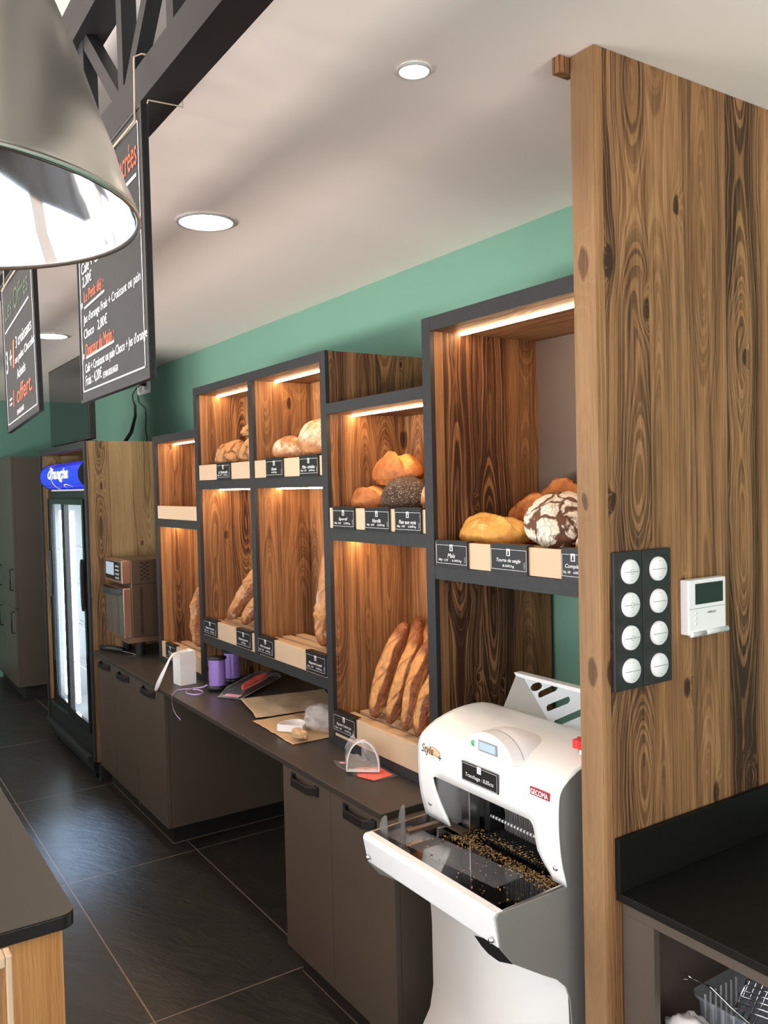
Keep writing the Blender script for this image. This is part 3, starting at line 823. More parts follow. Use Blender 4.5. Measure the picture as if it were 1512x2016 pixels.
# ================================================================== BREAD SLICER
YR, YL = 1.325, 1.843
sl = thing('bread_slicer', 'white floor-standing bread slicing machine beside the timber partition', 'bread slicer', (1.5, 1.58, 0))
front = [(.858,1.330),(.875,1.325),(.90,1.318),(.92,1.314),(.94,1.311),(.965,1.3085),(.985,1.3075),(1.01,1.307),(1.035,1.308),(1.055,1.310),(1.068,1.314),(1.079,1.322),(1.092,1.340),(1.106,1.367),(1.116,1.398),(1.1235,1.430),(1.1275,1.462),(1.129,1.497),(1.127,1.53),(1.118,1.565),(1.10,1.60)]
def yl_cut(z): return 1.738 + .045*smooth(.86, 1.0, z)**.8
def yr_cut(z):
    return 1.364 + .034*smooth(.855, .93, z) + .004*smooth(.93, .984, z)
hood = MB(); thk = .005
def lin(a, b, n): return [a+(b-a)*i/n for i in range(n+1)]
def sheet_rows(rows):
    # rows: list of (z, x, [y...])
    vs = []; n = len(rows[0][2])-1
    for (z, x, ys) in rows:
        for y in ys: vs.append((x, y, z))
    fs = []
    for r in range(len(rows)-1):
        for i in range(n):
            q = r*(n+1)+i
            fs.append((q, q+1, q+n+2, q+n+1))
    hood.add(vs, fs, True)
zc = .985
lo = [(z, x) for z, x in front if z <= zc and x < 1.4]
hi = [(z, x) for z, x in front if not (z < zc and x < 1.4)]
sheet_rows([(z, x, lin(YL, yl_cut(z), 5)) for z, x in lo])
sheet_rows([(z, x, lin(yr_cut(z), YR, 5)) for z, x in lo])
full = lin(YL, yl_cut(zc), 5) + lin(yl_cut(zc), yr_cut(zc), 10)[1:-1] + lin(yr_cut(zc), YR, 5)
sheet_rows([(z, x, full) for z, x in hi])
# rounded corner fillets of the opening
for (yc, sgn, f) in ((yl_cut(.985), -1, 0), (yr_cut(.985), 1, 1)):
    R = .016
    pts = [(1.3076, yc, zc), (1.3076, yc+sgn*R, zc)] + [(1.3078, yc+sgn*(R-R*math.sin(a)), zc-R+R*math.cos(a)) for a in [k*PI/12 for k in range(0, 7)]]
    hood.add(pts, [tuple(range(len(pts)))])
hd = hood.build('hood', M['cream'], sl, solid=.005)
bm = bmesh.new(); bm.from_mesh(hd.data); bmesh.ops.remove_doubles(bm, verts=bm.verts, dist=.00005); bm.to_mesh(hd.data); bm.free()
# side panels
prof = [(x, z) for z, x in front] + [(1.66,1.05),(1.80,.99),(1.80,.02),(1.16,.02),(1.165,.08),(1.19,.16),(1.235,.23),(1.295,.285),(1.325,.33),(1.3375,.39),(1.3375,.560),(1.334,.605),(1.323,.635),(1.293,.664),(1.253,.687),(1.17,.739),(1.136,.780),(1.126,.85),(1.131,.857)]
for y0, nm in ((YR, 'r'), (YL-.006, 'l')):
    p2 = [(x+.0022 if x < 1.62 else x, z-.0012) for x, z in prof]
    MB().prism([(p[0], p[1]) for p in p2], 1, y0+.0005, y0+.0055).build('side_panel', M['sheetgrey'], sl)
# white edge beading around both side panels
for y0 in (YR+.001, YL-.001):
    pts = [(x, y0, z) for x, z in prof[:21]]
    MB().tube(pts, .0028, 6).build('edge_bead', M['white'], sl)
# front apron below the tray
lowp = [(1.335,.822),(1.335,.70),(1.335,.605),(1.3375,.560),(1.3375,.50),(1.3375,.39),(1.325,.33),(1.295,.285),(1.235,.23),(1.19,.16),(1.165,.08),(1.16,.021)]
ap = MB(); vs = []; fs = []
for x, z in lowp: vs += [(x-.001, YR+.006, z), (x-.001, YL-.006, z)]
for i in range(len(lowp)-1): fs.append((2*i, 2*i+1, 2*i+3, 2*i+2))
ap.add(vs, fs, True); ap.build('front_apron', M['cream'], sl, solid=.003)
# black patch painting the shadow in the gap under the tray
g = MB(); LENS = [(1.652, 0.607), (1.624, 0.592), (1.597, 0.584), (1.558, 0.583), (1.508, 0.599), (1.497, 0.611), (1.544, 0.621), (1.596, 0.62)]
g.add([(1.3305, y, z) for y, z in LENS], [tuple(range(len(LENS)))])
g.build('tray_gap_shade', M['black'], sl)
# front bar of the tray
bar_p = [(1.122,.846),(1.1235,.853),(1.129,.8575),(1.150,.8575),(1.1525,.855),(1.1525,.783),(1.138,.780),(1.1345,.784)]
MB().prism(bar_p, 1, YR+.006, YL-.006).build('front_bar', M['white'], sl, bevel=.0025)
# tray floor of polished steel and its white side rims
MB().box(1.1535, 1.345, YR+.0065, YL-.0065, .826, .829).build('tray_floor', M['mirror'], sl)
MB().box(1.346, 1.50, YR+.02, YL-.02, .812, .815).build('throat_floor', M['blackgloss'], sl)
for ya, yb in ((YR+.006, YR+.010), (YL-.010, YL-.006)):
    MB().prism([(1.153,.83),(1.33,.83),(1.33,.862),(1.153,.8565)], 1, ya, yb).build('tray_side', M['steel'], sl)
# interior
MB().box(1.334, 1.50, 1.796, 1.806, .83, 1.075).build('inner_cheek', M['greylight'], sl)
MB().box(1.334, 1.50, YR+.008, YR+.014, .83, 1.075).build('inner_cheek', M['greylight'], sl)
MB().box(1.385, 1.42, 1.728, 1.762, .829, 1.07).build('guide_post', M['steel'], sl, bevel=.002)
MB().box(1.43, 1.47, 1.700, 1.722, .829, 1.07).build('dark_rail', M['black'], sl)
MB().box(1.50, 1.506, YR+.016, 1.79, .812, 1.09).build('throat_back', M['black'], sl)
nb = 34
for i in range(nb):
    y = 1.382 + (1.690-1.382)*i/(nb-1)
    vs = []; fs = []
    for j in range(15):
        z = .818 + j*.0165; o = .0016*math.sin(j*2.1+i)
        vs += [(1.474+o, y-.0006, z), (1.486+o, y-.0006, z), (1.486+o, y+.0006, z), (1.474+o, y+.0006, z)]
    for j in range(14):
        for k in range(4):
            fs.append((4*j+k, 4*j+(k+1) % 4, 4*j+4+(k+1) % 4, 4*j+4+k))
    MB().add(vs, fs).build('blade', M['bladegrey'] if i % 2 else M['grey'], sl)
for i in range(30):
    y = 1.385 + (1.690-1.385)*i/29
    MB().box(1.39, 1.466, y-.0016, y+.0016, .829, .834).build('comb_tooth', M['combdark'], sl)
sb = MB(); sb.tube([(1.436, 1.362, .872), (1.436, 1.715, .872)], .0032, 8); sb.build('stop_rod', M['ovendark'], sl)
db = MB()
for i in range(30):
    y = 1.37 + .34*i/29
    db.tube([(1.436, y, .872), (1.436, y+.006, .872)], .0042, 6)
db.build('rod_sleeve', M['whiteplastic'], sl)
# pusher plate and clear flap over the tray
MB().box(1.335, 1.36, 1.70, 1.80, .846, .852).box(1.225, 1.36, 1.775, 1.792, .846, .858).build('pusher_bar', M['ovendark'], sl)
MB().add([(1.175, YL-.02, .848), (1.255, YL-.03, .852), (1.300, 1.43, .852), (1.215, 1.43, .848)], [(0,3,2,1)]).build('clear_flap', M['clear'], sl, solid=.003)
for (x, y0, y1, zt) in ((1.172, 1.80, 1.835, .902), (1.235, 1.812, 1.84, .912)):
    fp = [(0,0),(1,0),(1,.88),(.92,1),(.7,.98),(.3,.8),(0,.5)]
    MB().prism([(y1+(y0-y1)*p[0], .8295+(zt-.8295)*p[1]) for p in fp], 0, x, x+.003).build('end_stop', M['smoke'], sl)
# screws
for c in ((1.3165, 1.806, .901), (1.3165, 1.345, .896), (1.1255, 1.821, .800), (1.1255, 1.343, .796)):
    MB().lathe([(0, -.0045), (.004, -.004), (.0065, -.001), (.007, .002)], c, 16, 'x').build('screw', M['chrome'], sl)
for c in ((1.19, YR+.0075, .868), (1.31, YR+.0075, .872)):
    pass
# plaque
pl = MB().box(1.3005, 1.3035, 1.514, 1.651, 1.012, 1.060).build('slicing_plaque', M['black'], sl, bevel=.0015)
pl['label'] = 'black plaque reading Tranchage : 0,05cts'
lt = MB(); xf = 1.2998
put_text(lt, 'Tranchage : 0,05cts', (xf, 1.582, 1.029), RY, UZ, width=.105, height=.0125, shear=.2)
lt.add([(xf, 1.590, 1.043), (xf, 1.575, 1.043), (xf, 1.575, 1.060), (xf, 1.590, 1.060)], [(0,1,2,3)])
for a, c, d, f in ((1.517,1.648,1.0565,1.0572),(1.517,1.648,1.0148,1.0155),(1.517,1.5177,1.015,1.057),(1.6473,1.648,1.015,1.057)):
    lt.add([(xf, a, d), (xf, c, d), (xf, c, f), (xf, a, f)], [(0,3,2,1)])
lt.build('lettering', M['inkwhite'], pl)
MB().prism([(1.5785,1.045),(1.5865,1.045),(1.5835,1.057),(1.580,1.057)], 0, 1.2990, 1.2994).build('emblem', M['lcd'], pl)
# maker's badge
bd = MB().box(1.3035, 1.3065, 1.348, 1.409, 1.0455, 1.0635).build('maker_badge', M['badgered'], sl, bevel=.001)
lt = MB(); put_text(lt, 'GECOMA', (1.3030, 1.3785, 1.0545), RY, UZ, width=.055, height=.0125, bold=.02); lt.build('lettering', M['inkwhite'], bd)
bd['label'] = 'crimson maker badge reading GECOMA'
# Style + script
sc_ = MB(); e_ = MB()
pts = []
for i in range(20):
    a = 2*PI*i/20; pts.append((1.3032, 1.775+.030*math.cos(a), 1.049+.011*math.sin(a)))
e_.add(pts, [tuple(range(20))]); e_.build('badge_blot', M['inkorange'], sl)
put_text(sc_, 'Style', (1.3022, 1.796, 1.0475), RY, UZ, width=.052, height=.030, shear=.35)
put_text(sc_, '+', (1.3022, 1.744, 1.040), RY, UZ, width=.014, height=.014)
sc_.add([(1.3022, 1.778, 1.0445), (1.3022, 1.744, 1.0395), (1.3022, 1.744, 1.0405), (1.3022, 1.778, 1.0455)], [(0,1,2,3)])
sc_.build('model_lettering', M['inkblack'], sl)
# D-shaped control panel
cp = []; ny = 18
for i in range(ny+1):
    a = PI*i/ny
    cp.append((1.556+.086*math.cos(a), 1.088+.060*math.sin(a)))
pan = MB(); pan.prism(cp, 0, 1.307, 1.345)
# fairing back to the hood
vs = []; fs = []
for k in range(9):
    t = k/8
    for (y, z) in cp:
        zz = 1.088 + (z-1.088)*(1-t**1.6)+ .03*t
        vs.append((1.345+t*.115, 1.556+(y-1.556)*(1-.25*t*t), zz))
for k in range(8):
    for i in range(ny): fs.append((k*(ny+1)+i, k*(ny+1)+i+1, (k+1)*(ny+1)+i+1, (k+1)*(ny+1)+i))
pan.add(vs, fs, True)
pn = pan.build('control_panel', M['whiteplastic'], sl, bevel=.002)
fc = MB(); fc.add([(1.3064, 1.556+(y-1.556)*.95, 1.0895+(z-1.088)*.95) for y, z in cp], [tuple(range(ny+1))])
fc.build('panel_overlay', M['greylight2'] if 'greylight2' in M else M['white'], pn)
ds = MB(); ds.box(1.3045, 1.3062, 1.520, 1.588, 1.100, 1.126); ds.build('display_frame', M['grey'], pn)
d2 = MB(); d2.box(1.3032, 1.3044, 1.525, 1.584, 1.104, 1.123); d2.build('display', M['lcd'], pn)
MB().lathe([(0,-.002),(.0068,-.0018),(.0075,0)], (1.3062, 1.609, 1.112), 20, 'x').build('start_button', M['green'], pn)
MB().lathe([(0,-.002),(.0068,-.0018),(.0075,0)], (1.3062, 1.597, 1.1115), 20, 'x').build('stop_button', M['whiteplastic'], pn)
ov = MB()
for s in (0, 1):
    pts = []
    for i in range(13):
        a = -PI/2+PI*i/12 + s*PI
        pts.append((1.5045+math.cos(a)*.0125+(.0006 if s == 0 else -.0006), 1.111+math.sin(a)*.0115))
    ov.prism(pts, 0, 1.3045, 1.3062)
ov.build('arrow_buttons', M['cream'], pn)
# red stop knob
kn = MB()
kn.lathe([(.013,0),(.013,.022),(.010,.024)], (1.432, 1.366, 1.112), 20); kn.build('knob_collar', M['chrome'], sl)
k2 = MB(); pts = []
for i in range(36):
    a = 2*PI*i/36; rr = .0215+.004*math.cos(5*a); pts.append((1.432+rr*math.cos(a), 1.366+rr*math.sin(a)))
k2.prism(pts, 2, 1.136, 1.156); k2.build('stop_knob', M['red'], sl, bevel=.005)
# outfeed chute
def chx(z, off=0): return 1.63 + .45*(z-1.209) + off
ch = MB(); rows = 30; cols = 60
slots = [((1.692,1.168),(1.647,1.193)), ((1.649,1.142),(1.594,1.171)), ((1.609,1.111),(1.525,1.159)), ((1.54,1.07),(1.41,1.135))]
def in_slot(y, z):
    for (a, b) in slots:
        ax, az = a; bx, bz = b
        dx, dz = bx-ax, bz-az; L2 = dx*dx+dz*dz
        t = max(0, min(1, ((y-ax)*dx+(z-az)*dz)/L2))
        if (y-ax-dx*t)**2+(z-az-dz*t)**2 < .0085**2: return True
    return ((y-1.716)/.020)**2+((z-1.183-(1.716-y)*.2)/.011)**2 < 1
vs = []; fs = []
ys = [1.345+(1.782-1.345)*i/264 for i in range(265)]; zs = [.98+(1.195-.98)*j/170 for j in range(171)]
for z in zs:
    for y in ys: vs.append((chx(z), y, z))
for j in range(170):
    for i in range(264):
        if ys[i] > 1.774-(1.196-zs[j])*1.526 or in_slot((ys[i]+ys[i+1])/2, (zs[j]+zs[j+1])/2): continue
        q = j*265+i; fs.append((q, q+1, q+266, q+265))
ch.add(vs, fs, False)
ch.build('outfeed_chute', M['chute'] if 'chute' in M else M['greylight'], sl)
MB().prism([(chx(1.195)-.001,1.1955),(chx(1.209)-.016,1.209),(chx(1.209)+.010,1.209),(chx(1.195)+.01,1.1955)], 1, 1.345, 1.801).build('chute_lip', M['white'], sl)
side = MB()
side.add([(1.628,1.801,1.207),(1.560,1.797,1.10),(1.535,1.795,1.05),(1.55,1.52,1.03),(1.584,1.629,1.105),(1.6235,1.773,1.195)], [(0,1,2,3,4,5)])
side.build('chute_cheek', M['sheetgrey'], sl, solid=.003)
# crumbs lying on the tray
cr = MB(); rr = random.Random(3)
def crumb(c, r):
    vs, fs = ico(1)
    q = [Vector((v.x*r*(.6+rr.random()), v.y*r*(.6+rr.random()), v.z*r*.6)) for v in vs]
    cr.add([(c[0]+p.x, c[1]+p.y, c[2]+p.z) for p in q], fs)
for i in range(1500):
    t = rr.random(); y = 1.39+.36*t + rr.gauss(0, .008); x = 1.375 + rr.gauss(0, .022) - .03*(abs(t-.5))
    x = max(1.32, min(1.45, x))
    crumb((x, max(1.345, min(1.79, y)), (.8305 if x < 1.345 else .836 if x > 1.39 else .8165)), .0007+.0016*rr.random()**2)
for i in range(90):
    crumb((1.17+.17*rr.random(), 1.36+.45*rr.random(), .8305), .0008+.0012*rr.random())
for i in range(60):
    crumb((1.375+rr.gauss(0,.012), 1.405+rr.gauss(0,.02), .834), .0018)
    crumb((1.372+rr.gauss(0,.014), 1.70+rr.gauss(0,.02), .834), .0018)
tag(cr.build('bread_crumbs', M['crumb'] , None), 'golden bread crumbs scattered in the slicer tray', 'crumbs', kind='stuff')
# ================================================================== FRIDGE NICHE, FRIDGE, TV
ni = thing('fridge_surround', 'aged timber surround framing the drinks fridge', 'cabinet', (1.65, 5.8, 0))
NX = 1.302
fm = MB()
for (a, c) in ((5.170, 5.212), (6.392, 6.432)):
    MB().box(NX+.0125, 2.02, a, c, .127, 2.046).build('side_panel', M['wood_pale'], ni)
    fm.box(NX, NX+.012, a-.0002, c+.0002, .127, 2.0465)
    MB().box(NX+.03, 2.0, a+.001, c-.001, .001, .126).build('foot_plinth', M['plinth'], ni)
MB().box(NX+.0125, 2.02, 5.2125, 6.3915, 2.004, 2.046).build('top_panel', M['wood_top'], ni)
fm.box(NX, NX+.012, 5.2125, 6.3915, 2.004, 2.0465)
fm.build('front_edging', M['frame'], ni)
MB().box(2.005, 2.02, 5.2125, 6.3915, .127, 2.003).build('back_panel', M['wood'], ni)

fr = thing('drinks_fridge', 'black glass-door drinks fridge with a lit blue header sign', 'fridge', (1.65, 5.8, 0))
F0, F1 = 5.235, 6.375
sh = MB()
sh.box(1.372, 1.98, F0, F0+.05, .03, 1.765).box(1.372, 1.98, F1-.05, F1, .03, 1.765).box(1.372, 1.98, F0+.05, F1-.05, 1.69, 1.765).box(1.372, 1.98, F0+.05, F1-.05, .03, .27)
sh.build('shell', M['black'], fr)
MB().box(1.40, 1.97, F0+.0505, F1-.0505, .2705, .28).box(1.94, 1.97, F0+.0505, F1-.0505, .28, 1.6895).box(1.40, 1.94, F0+.0505, F0+.056, .28, 1.6895).box(1.40, 1.94, F1-.056, F1-.0505, .28, 1.6895).build('liner', M['greylight'], fr)
for z in (.55, .82, 1.09, 1.36):
    s = MB()
    for i in range(12): s.tube([(1.47+i*.038, F0+.06, z), (1.47+i*.038, F1-.06, z)], .0025, 5)
    s.build('rack', M['steel'], fr)
for y in (F1-.19, 5.88):
    MB().box(1.405, 1.425, y-.013, y+.013, .33, 1.62).build('light_tube', M['coldled'], fr)
    tk = MB()
    for i in range(52): tk.box(1.400, 1.404, y+.021, y+.031, .34+i*.0245, .352+i*.0245)
    tk.build('rack_strip', M['steel'], fr)
def sliding_door(a, c, x, hs):
    d = MB(); w = .038; wf = .105 if hs > 0 else .038
    d.box(x, x+.018, a, a+w, .275, 1.70).box(x, x+.018, c-wf, c, .275, 1.70).box(x, x+.018, a+w, c-wf, .275, .33).box(x, x+.018, a+w, c-wf, 1.665, 1.70)
    o = d.build('sliding_door', M['blackgloss'], fr)
    MB().box(x+.007, x+.011, a+w, c-wf, .33, 1.665).build('glass_pane', M['glass'], o)
    hy = a+.012 if hs < 0 else c-.055
    MB().prism([(hy-.012*hs-.006, 1.02), (hy+.020*-hs, 1.06), (hy+.026*-hs, 1.12), (hy+.026*-hs, 1.24), (hy+.020*-hs, 1.30), (hy-.012*hs-.006, 1.34)], 0, x-.022, x-.0005).build('handle', M['black'], o, bevel=.004)
sliding_door(F0+.045, 5.84, 1.335, -1)
sliding_door(5.80, F1-.045, 1.3545, 1)
MB().box(1.336, 1.3715, F0, F1, .05, .272).build('lower_grille', M['black'], fr)
MB().box(1.332, 1.3355, 5.95, 6.30, .262, .275).build('chrome_sill', M['chrome'], fr)
MB().box(1.306, 1.3355, F0+.003, F1-.003, .118, .15).build('kick_rail', M['frame'], fr, bevel=.003)
for y in (F0+.06, F1-.06): MB().box(1.36, 1.42, y-.02, y+.02, .001, .03).build('foot', M['black'], fr)
# curved header sign
HXc, HZc, HR, HRz = 1.400, 1.852, .092, .088
prof = [(-HR*math.cos(a), HRz*math.sin(a)) for a in [-PI/2+PI*i/20 for i in range(21)]]
hs = MB()
vs = []; fs = []
for y in (F0+.012, F1-.06):
    for (dx, dz) in prof: vs.append((HXc+dx, y, HZc+dz))
for i in range(20): fs.append((i, i+1, 22+i, 21+i))
hs.add(vs, fs, True)
hp = hs.build('header_sign', M['signblue'], fr)
cp = MB()
for y, w in ((F0+.004, .0075), (F1-.0595, .0075)):
    cp.prism([(HXc+dx*1.04, HZc+dz*1.03) for dx, dz in prof], 1, y, y+w)
cp.build('end_cap', M['black'], fr)
MB().box(1.401, 1.46, F0+.012, F1-.06, HZc-HRz, HZc+HRz).build('header_box', M['black'], fr)
MB().box(1.346, 1.400, F0+.012, 6.15, HZc-HRz-.012, HZc-HRz-.001).build('lower_strip', M['greylight'], fr)
def wrap(body, y0, y1, z0, z1, shear, bold, mat, nm):
    vs, fs, w, h = text_geo(body, shear, bold)
    mb = MB(); q = []
    for v in vs:
        y = (y0+y1)/2 - v.x/w*(y0-y1)*-1*-1 if False else (y0+y1)/2 - v.x*(abs(y1-y0)/w)
        zz = (z0+z1)/2 + v.y*((z1-z0)/h)
        s = max(-.99, min(.99, (zz-HZc)/HRz)); a = math.asin(s)
        q.append((HXc-(HR+.0035)*math.cos(a), y, zz))
    mb.add(q, fs); return mb.build(nm, mat, hp)
wrap('Orangina', 5.50, 6.06, 1.810, 1.905, .2, .035, M['signwhite'], 'sign_lettering')
sw = MB()
for (yc, zc2, ry, rz, a0, a1, wd) in ((6.07, 1.835, .10, .075, 1.3, 4.6, .012), (5.66, 1.772, .10, .022, -.1, 2.9, .007)):
    pts = []
    for i in range(25):
        a = a0+(a1-a0)*i/24
        for k in (-1, 1):
            y = yc - math.cos(a)*-1*(ry+k*wd/2) if False else yc - math.cos(a)*(ry+k*wd/2)*-1
            zz = zc2 + math.sin(a)*(rz+k*wd*.35)
            s = max(-.985, min(.985, (zz-HZc)/HRz)); an = math.asin(s)
            pts.append((HXc-(HR+.003)*math.cos(an), y, zz))
    sw.add(pts, [(2*i, 2*i+1, 2*i+3, 2*i+2) for i in range(24)])
sw.build('sign_swirl', M['signyellow'], hp)

fr.location.x -= .028

tv = thing('television', 'flat black television standing on the fridge surround', 'television', (1.37, 5.75, 2.047))
MB().box(1.352, 1.392, 5.24, 6.27, 2.062, 2.585).build('casing', M['black'], tv, bevel=.003)
MB().box(1.3505, 1.3518, 5.255, 6.255, 2.075, 2.572).build('screen', M['blackgloss'], tv)
for y in (5.42, 6.09): MB().box(1.33, 1.44, y-.012, y+.012, 2.0472, 2.0615).build('foot', M['black'], tv)

sk = thing('wall_socket', 'white double wall socket high on the green wall', 'socket', (WX, 6.28, 2.515))
MB().box(WX-.012, WX-.0005, 6.14, 6.43, 2.458, 2.568).build('faceplate', M['whiteplastic'], sk, bevel=.003)
for y in (6.215, 6.355): MB().lathe([(.030, -.0005), (.032, -.003), (.024, -.001), (0, -.0006)], (WX-.0122, y, 2.513), 24, 'x').build('outlet', M['greylight'], sk)
c1 = MB().lathe([(0,-.03),(.014,-.03),(.014,-.004)], (WX-.014, 6.215, 2.525), 12, 'x').tube([(WX-.043, 6.215, 2.525), (1.985, 6.31, 2.51), (1.965, 6.36, 2.46), (1.94, 6.27, 2.41), (1.885, 6.05, 2.35), (1.80, 5.78, 2.25), (1.72, 5.62, 2.13), (1.668, 5.60, 2.0615)], [.004,.004,.004,.006,.010,.011,.012,.012], 8)
tag(c1.build('power_cable', M['black']), 'thick black cable running from the wall socket to the fridge surround', 'cable')
c2 = MB().tube([(2.005, 6.36, 2.46), (1.985, 6.28, 2.40), (1.96, 6.05, 2.33), (1.90, 5.86, 2.25), (1.875, 5.80, 2.16), (1.88, 5.79, 2.10), (1.865, 5.80, 2.05)], .0045, 6)
tag(c2.build('thin_cable', M['black']), 'thin black cable hanging beside the thick one below the socket', 'cable')

# tall cupboard at the back
tc = thing('tall_cupboard', 'tall taupe cupboard at the far end beyond the fridge', 'cabinet', (1.65, 8.2, 0))
MB().box(1.334, 2.02, 7.60, 8.735, .118, 2.05).build('carcass', M['taupe'], tc)
MB().box(1.375, 2.02, 7.66, 8.735, .001, .117).build('plinth', M['plinth'], tc)
for (a, c, hy) in ((7.601, 8.165, 7.66), (8.168, 8.735, 8.23)):
    for (z0, z1, hz) in ((.119, .778, .66), (.782, 2.05, 1.02)):
        d = MB().box(1.312, 1.333, a, c, z0, z1).build('door', M['taupe'], tc)
        MB().tube([(1.3115, hy, hz-.09), (1.285, hy, hz-.085), (1.285, hy, hz+.085), (1.3115, hy, hz+.09)], .006, 6).build('handle', M['black'], d)

# ================================================================== OVEN
ov = thing('compact_oven', 'small steel speed oven on the worktop against the timber side panel', 'oven', (1.55, 4.97, .801))
OX, OY0, OY1 = 1.388, 4.795, 5.145
MB().box(OX+.05, 1.86, OY0, OY1, .912, 1.352).build('casing', M['ovendark'], ov, bevel=.004)
MB().box(OX, OX+.0495, OY0+.0005, OY1, 1.222, 1.352).build('control_head', M['copper'], ov, bevel=.002)
MB().box(OX-.004, OX-.0004, OY0+.03, OY1-.03, 1.238, 1.340).build('control_screen', M['blackgloss'], ov)
ls = MB()
ls.box(OX-.0055, OX-.0045, OY0+.14, OY1-.05, 1.262, 1.335); ls.build('lit_display', M['lcd'], ov)
kb = MB()
for i in range(3):
    for j in range(4): kb.box(OX-.0055, OX-.0045, OY0+.045+i*.026, OY0+.060+i*.026, 1.246+j*.022, 1.256+j*.022)
kb.build('keypad', M['greylight'], ov)
dr = MB().box(OX+.004, OX+.0495, OY0+.001, OY1, .913, 1.195).build('door', M['copper'], ov, bevel=.003)
MB().box(OX+.001, OX+.0036, OY0+.012, OY1-.01, .925, 1.16).build('door_glass', M['ovenglass'], dr)
hp_ = []
for i in range(13):
    t = i/12; hp_.append((OX-.052*math.sin(PI*t)**.6, OY0+.004+(OY1-OY0-.01)*t))
for i in range(12, -1, -1):
    t = i/12; hp_.append((OX+.003-.036*math.sin(PI*t)**.6 if 0 < i < 12 else OX+.003, OY0+.016+(OY1-OY0-.034)*t))
MB().prism(hp_, 2, 1.160, 1.194).build('handle', M['frame'], dr, bevel=.004)
vt = MB()
for i in range(9):
    for j in range(3):
        if (i+j) % 2 == 0: vt.box(OX+.105+j*.017, OX+.120+j*.017, OY0-.0012, OY0+.001, 1.238+i*.0115, 1.2455+i*.0115)
vt.build('upper_vent', M['black'], ov)
vt = MB()
for i in range(24): vt.box(OX+.098, OX+.113, OY0-.0012, OY0+.001, .928+i*.0113, .9345+i*.0113)
vt.build('side_vent', M['black'], ov)
MB().box(OX+.051, 1.86, OY0-.0008, OY0+.0003, 1.213, 1.216).build('seam', M['black'], ov)
rv = MB()
for z in (.98, 1.02, 1.06, 1.10, 1.14): rv.lathe([(0,-.003),(.004,-.002),(.005,0)], (OX+.30, OY0, z), 10, 'y')
rv.build('rivet', M['chrome'], ov)
MB().box(OX+.03, 1.84, OY0+.02, OY1-.02, .878, .911).build('base_tray', M['copper'], ov)
for (x, y) in ((OX+.105, OY0+.05), (OX+.105, OY1-.05), (1.80, OY0+.05), (1.80, OY1-.05)):
    MB().lathe([(.026, .0), (.030, .077)], (x, y, .801), 16).build('foot', M['black'], ov)
sc2 = thing('bench_scraper', 'black-handled steel scraper lying under the oven', 'scraper', (1.40, 5.02, .801))
MB().tube([(1.345, 5.115, .822), (1.38, 5.06, .822), (1.43, 4.955, .820)], [.016, .019, .017], 8).build('handle', M['black'], sc2)
MB().add([(1.425, 4.99, .820), (1.415, 4.93, .820), (1.475, 4.865, .802), (1.53, 4.90, .802)], [(0,1,2,3)]).build('blade', M['steel'], sc2, solid=.002)

# ================================================================== TRUSS, MENU BOARDS, PENDANT LAMP
tr = thing('steel_truss', 'dark painted steel lattice beam crossing the ceiling at upper left', 'beam', (.39, 2, 2.3))
MB().box(.366, .412, -.6, 6.5, 2.256, 2.304).build('lower_chord', M['truss'], tr)
MB().box(.366, .412, -.6, 6.5, 2.478, 2.545).build('upper_chord', M['truss'], tr)
Yn = -.41
k = 0
while Yn < 6.3:
    MB().box(.378, .400, Yn-.012, Yn+.012, 2.3045, 2.4775).build('upright', M['truss'], tr)
    a, b2 = ((Yn+.012, 2.3045), (Yn+.193, 2.4775)) if k % 2 == 0 else ((Yn+.193, 2.3045), (Yn+.012, 2.4775))
    w = .017
    MB().prism([(a[0]-w, a[1]), (a[0]+w, a[1]), (b2[0]+w, b2[1]), (b2[0]-w, b2[1])], 0, .379, .399).build('diagonal', M['truss'], tr)
    Yn += .205; k += 1
for y in (.2, 2.9, 5.6): MB().box(.38, .40, y-.015, y+.015, 2.5455, CEIL-.0005).build('hanger', M['truss'], tr)

